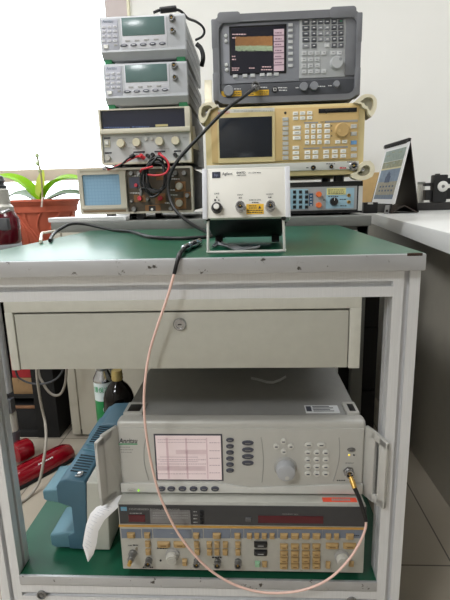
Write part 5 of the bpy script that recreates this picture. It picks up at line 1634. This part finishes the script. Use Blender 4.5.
def leaf(pts, wmax, m, name='leaf', fold=.25, lab=None, side=None):
    P = [Vector(p) for p in pts]; q = []
    for i in range(len(P)-1):
        p0 = P[i-1] if i else P[0]*2-P[1]; p1, p2 = P[i], P[i+1]; p3 = P[i+2] if i+2 < len(P) else p2*2-p1
        for k in range(6):
            u = k/6; q.append(.5*((2*p1)+(p2-p0)*u+(2*p0-5*p1+4*p2-p3)*u*u+(3*p1-p0-3*p2+p3)*u**3))
    q.append(P[-1]); rows = []
    sd = Vector(side) if side else Vector((0, 1, .25))
    for i, p in enumerate(q):
        t = i/(len(q)-1)
        w = wmax*(.35+.65*math.sin(PI*min(1, .12+t*.95))**.8) if t < .97 else wmax*.12
        tg = (q[min(i+1, len(q)-1)]-q[max(i-1, 0)]).normalized()
        s = (sd-tg*sd.dot(tg)).normalized(); n_ = tg.cross(s)
        if n_.z < 0: n_ = -n_
        rows.append([p+s*w*k+n_*(fold*w*abs(k)) for k in (-1, -.5, 0, .5, 1)])
    o = MB().sheet(rows, m, .0016).build(name, ptt, True)
    if lab: o['label'] = lab
    return o
leaf(path((40, 200.5, 1.20), (34, 195, 1.20), (26, 187, 1.19), (16, 180.5, 1.18), (4, 177, 1.17), (-8, 178, 1.16)), .042, LG, fold=.35)
leaf(path((43.5, 200.5, 1.20), (47, 192, 1.20), (54, 183.6, 1.20), (63, 179.6, 1.20), (74, 178.6, 1.20), (86, 181, 1.20)), .042, LG, fold=.35)
leaf(path((38, 201, 1.24), (31, 196.4, 1.27), (22, 193.8, 1.30), (12, 195, 1.33), (7, 199, 1.35)), .038, LD)
leaf(path((46, 201, 1.24), (56, 196.6, 1.27), (66, 193.6, 1.30), (78, 193.4, 1.33), (90, 197, 1.35)), .038, LD)
leaf(path((40, 200.5, 1.21), (40.2, 190, 1.215), (41.2, 180, 1.22), (43, 169.6, 1.23)), .020, LY, side=(1, 0, 0), fold=.15, lab='upright yellow-green leaf')
leaf(path((12, 203, 1.30), (14, 214, 1.33), (17, 225, 1.35), (20, 236, 1.35)), .030, LD, side=(1, 0, 0), lab='drooping leaf behind the pot')
b = MB(); b.tube(path((42, 203, 1.14), (42.2, 190, 1.16), (41, 175, 1.17), (38.6, 164, 1.18), (37, 153, 1.18)), .0040, mat('flower stem', (140, 130, 96), .5), 8, 5); b.build('stem', ptt, True)
for x, y in ((37, 155.6), (37.6, 163.4), (40.2, 171)):
    b = MB(); p = at(x, y, 'Y', 1.178); b.lathe([(0, -.009), (.005, -.006), (.0085, 0), (.006, .006), (0, .009)], p, (.7, 0, .7), mat('flower bud', (176, 190, 150), .5), 14); b.build('bud', ptt, True)
b = MB(); p0_ = at(42.4, 199, 'Y', py-PR-.004); p1_ = at(41.6, 207, 'Y', py-PR-.004); b.tube([p0_+Vector((0, .012, .004)), p0_, (p0_+p1_)/2, p1_], .0035, mat('pale clip', (214, 200, 190), .5), 8, 3); o = b.build('label_clip', ptt, True)

# ============================================================ STICK VACUUM CLEANER
VR = mat('glossy dark red plastic', (128, 8, 24), .12, .1, .04, coat=.6)
VG = mat('vacuum grey plastic', (186, 184, 176), .35, .2, .05); VT = mat('grey tube', (186, 188, 192), .3, .4, .03); VD = mat('dark grey plastic', (72, 74, 78), .45, 0, .05)
vy = .72
ax0 = at(13, 436, 'Y', vy); VX = ax0.x
vc = thing('vacuum_cleaner', 'red and grey stick vacuum cleaner standing behind the left end of the bench', 'vacuum cleaner', (VX, vy, 0))
zz = lambda y: at(8, y, 'Y', vy).z
MB().tube([(VX, vy, zz(392)), (VX, vy, .80)], .0175, VT, 18, 1).build('tube', vc, True)
b = MB().lathe([(.0175, 0), (.021, .004), (.021, zz(413)-zz(431)), (.0185, zz(411)-zz(431)), (.0185, zz(409)-zz(431))], (VX, vy, zz(431)), (0, 0, 1), VG, 24)
b.build('tube_collar', vc, True)
b = MB().box((VX+.004, vy-.024, zz(411)), (VX+.022, vy+.004, zz(397)), VD, .004); b.build('release_button', vc, True)
b = MB().lathe([(.019, 0), (.022, .01), (.0165, .03), (.0165, zz(431)-zz(450)+.004), (0, zz(431)-zz(450)+.004)], (VX, vy, zz(450)), (.12, 0, 1), VD, 20); b.build('neck_joint', vc, True)
h0, h1 = at(9, 476, 'Z', .042), at(66.5, 446.5, 'Z', .042)
hd = (h1-h0); hd.z = 0
h1 = h0+hd; L = hd.length; sdv = Vector((-hd.y, hd.x, 0)).normalized()
b = MB(); rows = [[], []]
prof = [(-.036, .006), (-.040, .018), (-.036, .034), (-.020, .050), (.0, .055), (.020, .050), (.036, .034), (.040, .018), (.036, .006)]
t_ = bmesh.new(); rings = []
for s_, k in ((-.02, .72), (0, .92), (.03, 1), (L-.03, 1), (L-.004, .92), (L+.012, .70)):
    rings.append([t_.verts.new(h0+hd.normalized()*s_+sdv*(a*k)+Vector((0, 0, (z-.006)*(.35+.65*k)+.006-h0.z))) for a, z in prof])
for a, c in zip(rings, rings[1:]):
    for k in range(len(prof)):
        t_.faces.new([a[k], a[(k+1) % len(prof)], c[(k+1) % len(prof)], c[k]])
t_.faces.new(rings[0]); t_.faces.new(rings[-1]); bmesh.ops.recalc_face_normals(t_, faces=t_.faces[:])
b._add(t_, VR, True)
hdo = b.build('floor_head', vc, True)
b = MB(); u_ = hd.normalized()
b.hull([h0+u_*s_+sdv*a+Vector((0, 0, z-h0.z)) for s_ in (0, L) for a in (-.041, .041) for z in (.0, .012)], BLACKM, .002); b.build('sole', hdo, True)
b = MB(); jn = at(25, 452, 'Y', vy-.02)
b.lathe([(0, -.034), (.026, -.033), (.035, -.026), (.038, 0), (.035, .026), (.026, .033), (0, .034)], (VX+.042, vy-.030, .060), u_, VR, 28)
b.hull([Vector((VX, vy-.012, .058))+Vector((dx, dy, dz)) for dx in (-.018, .03) for dy in (-.02, .02) for dz in (-.025, .018)]+[Vector((VX+.035, vy-.03, .05))+Vector((dx, dy, dz)) for dx in (-.015, .015) for dy in (-.02, .02) for dz in (-.02, .03)], VR, .006)
b.build('swivel_housing', vc, True)
b = MB()
for i in range(8):
    p = h0+u_*(L*.42+i*.007)-sdv*.026+Vector((0, 0, .0455-h0.z)); b.box(p-Vector((.002, .002, .001)), p+Vector((.002, .002, .002)), INKW)
b.build('lettering', hdo, True)
# hand unit and dust cup at the top
zc = lambda y: at(5, y, 'Y', vy-.06).z
vx2 = at(0, 215, 'Y', vy-.03).x-.010
R2 = at(20, 240, 'Y', vy-.03).x-vx2
b = MB().lathe([(0, 0), (R2*.9, 0), (R2, .01), (R2, .075), (R2*.86, .088), (R2*.80, .098), (0, .098)], (vx2, vy-.03, .765), (0, 0, 1), mat('dark red clear cup', (92, 16, 30), .15, 0, .08, 12, coat=.3), 36); b.build('dust_cup', vc, True)
b = MB().lathe([(R2*.80, 0), (R2*.80, .012), (R2*.68, .02), (R2*.66, .062), (R2*.60, .066), (0, .066)], (vx2, vy-.03, .863), (0, 0, 1), VG, 36); b.build('motor_housing', vc, True)
b = MB().lathe([(R2*.58, 0), (R2*.60, .008), (R2*.50, .012), (R2*.50, .018), (R2*.56, .022), (R2*.48, .036), (R2*.2, .044), (0, .045)], (vx2, vy-.03, .929), (0, 0, 1), VD, 32); b.build('filter_cap', vc, True)
p = at(3.6, 223.6, 'Y', vy-.03-R2)
b = MB().box((p.x-.013, vy-.036-R2*.97, p.z-.020), (p.x+.013, vy-.02-R2*.9, p.z+.016), VD, .005); b.build('latch', vc, True)
p = at(3, 211, 'Y', vy-.03-R2*.8)
b = MB().tube([p+Vector((-.02, .0, .006)), p+Vector((0, -.008, -.004)), p+Vector((.02, .0, .004))], .005, CHROME, 8, 4); b.build('clasp', vc, True)

# ------------------------------------------------------------------ view
SC.view_settings.view_transform = 'Standard'
SC.view_settings.look = 'None'
SC.view_settings.gamma = 1
SC.view_settings.use_curve_mapping = False
SC.view_settings.exposure = 0.0
SC.cycles.use_denoising = True
SC.cycles.max_bounces = 8
SC.cycles.sample_clamp_indirect = 6
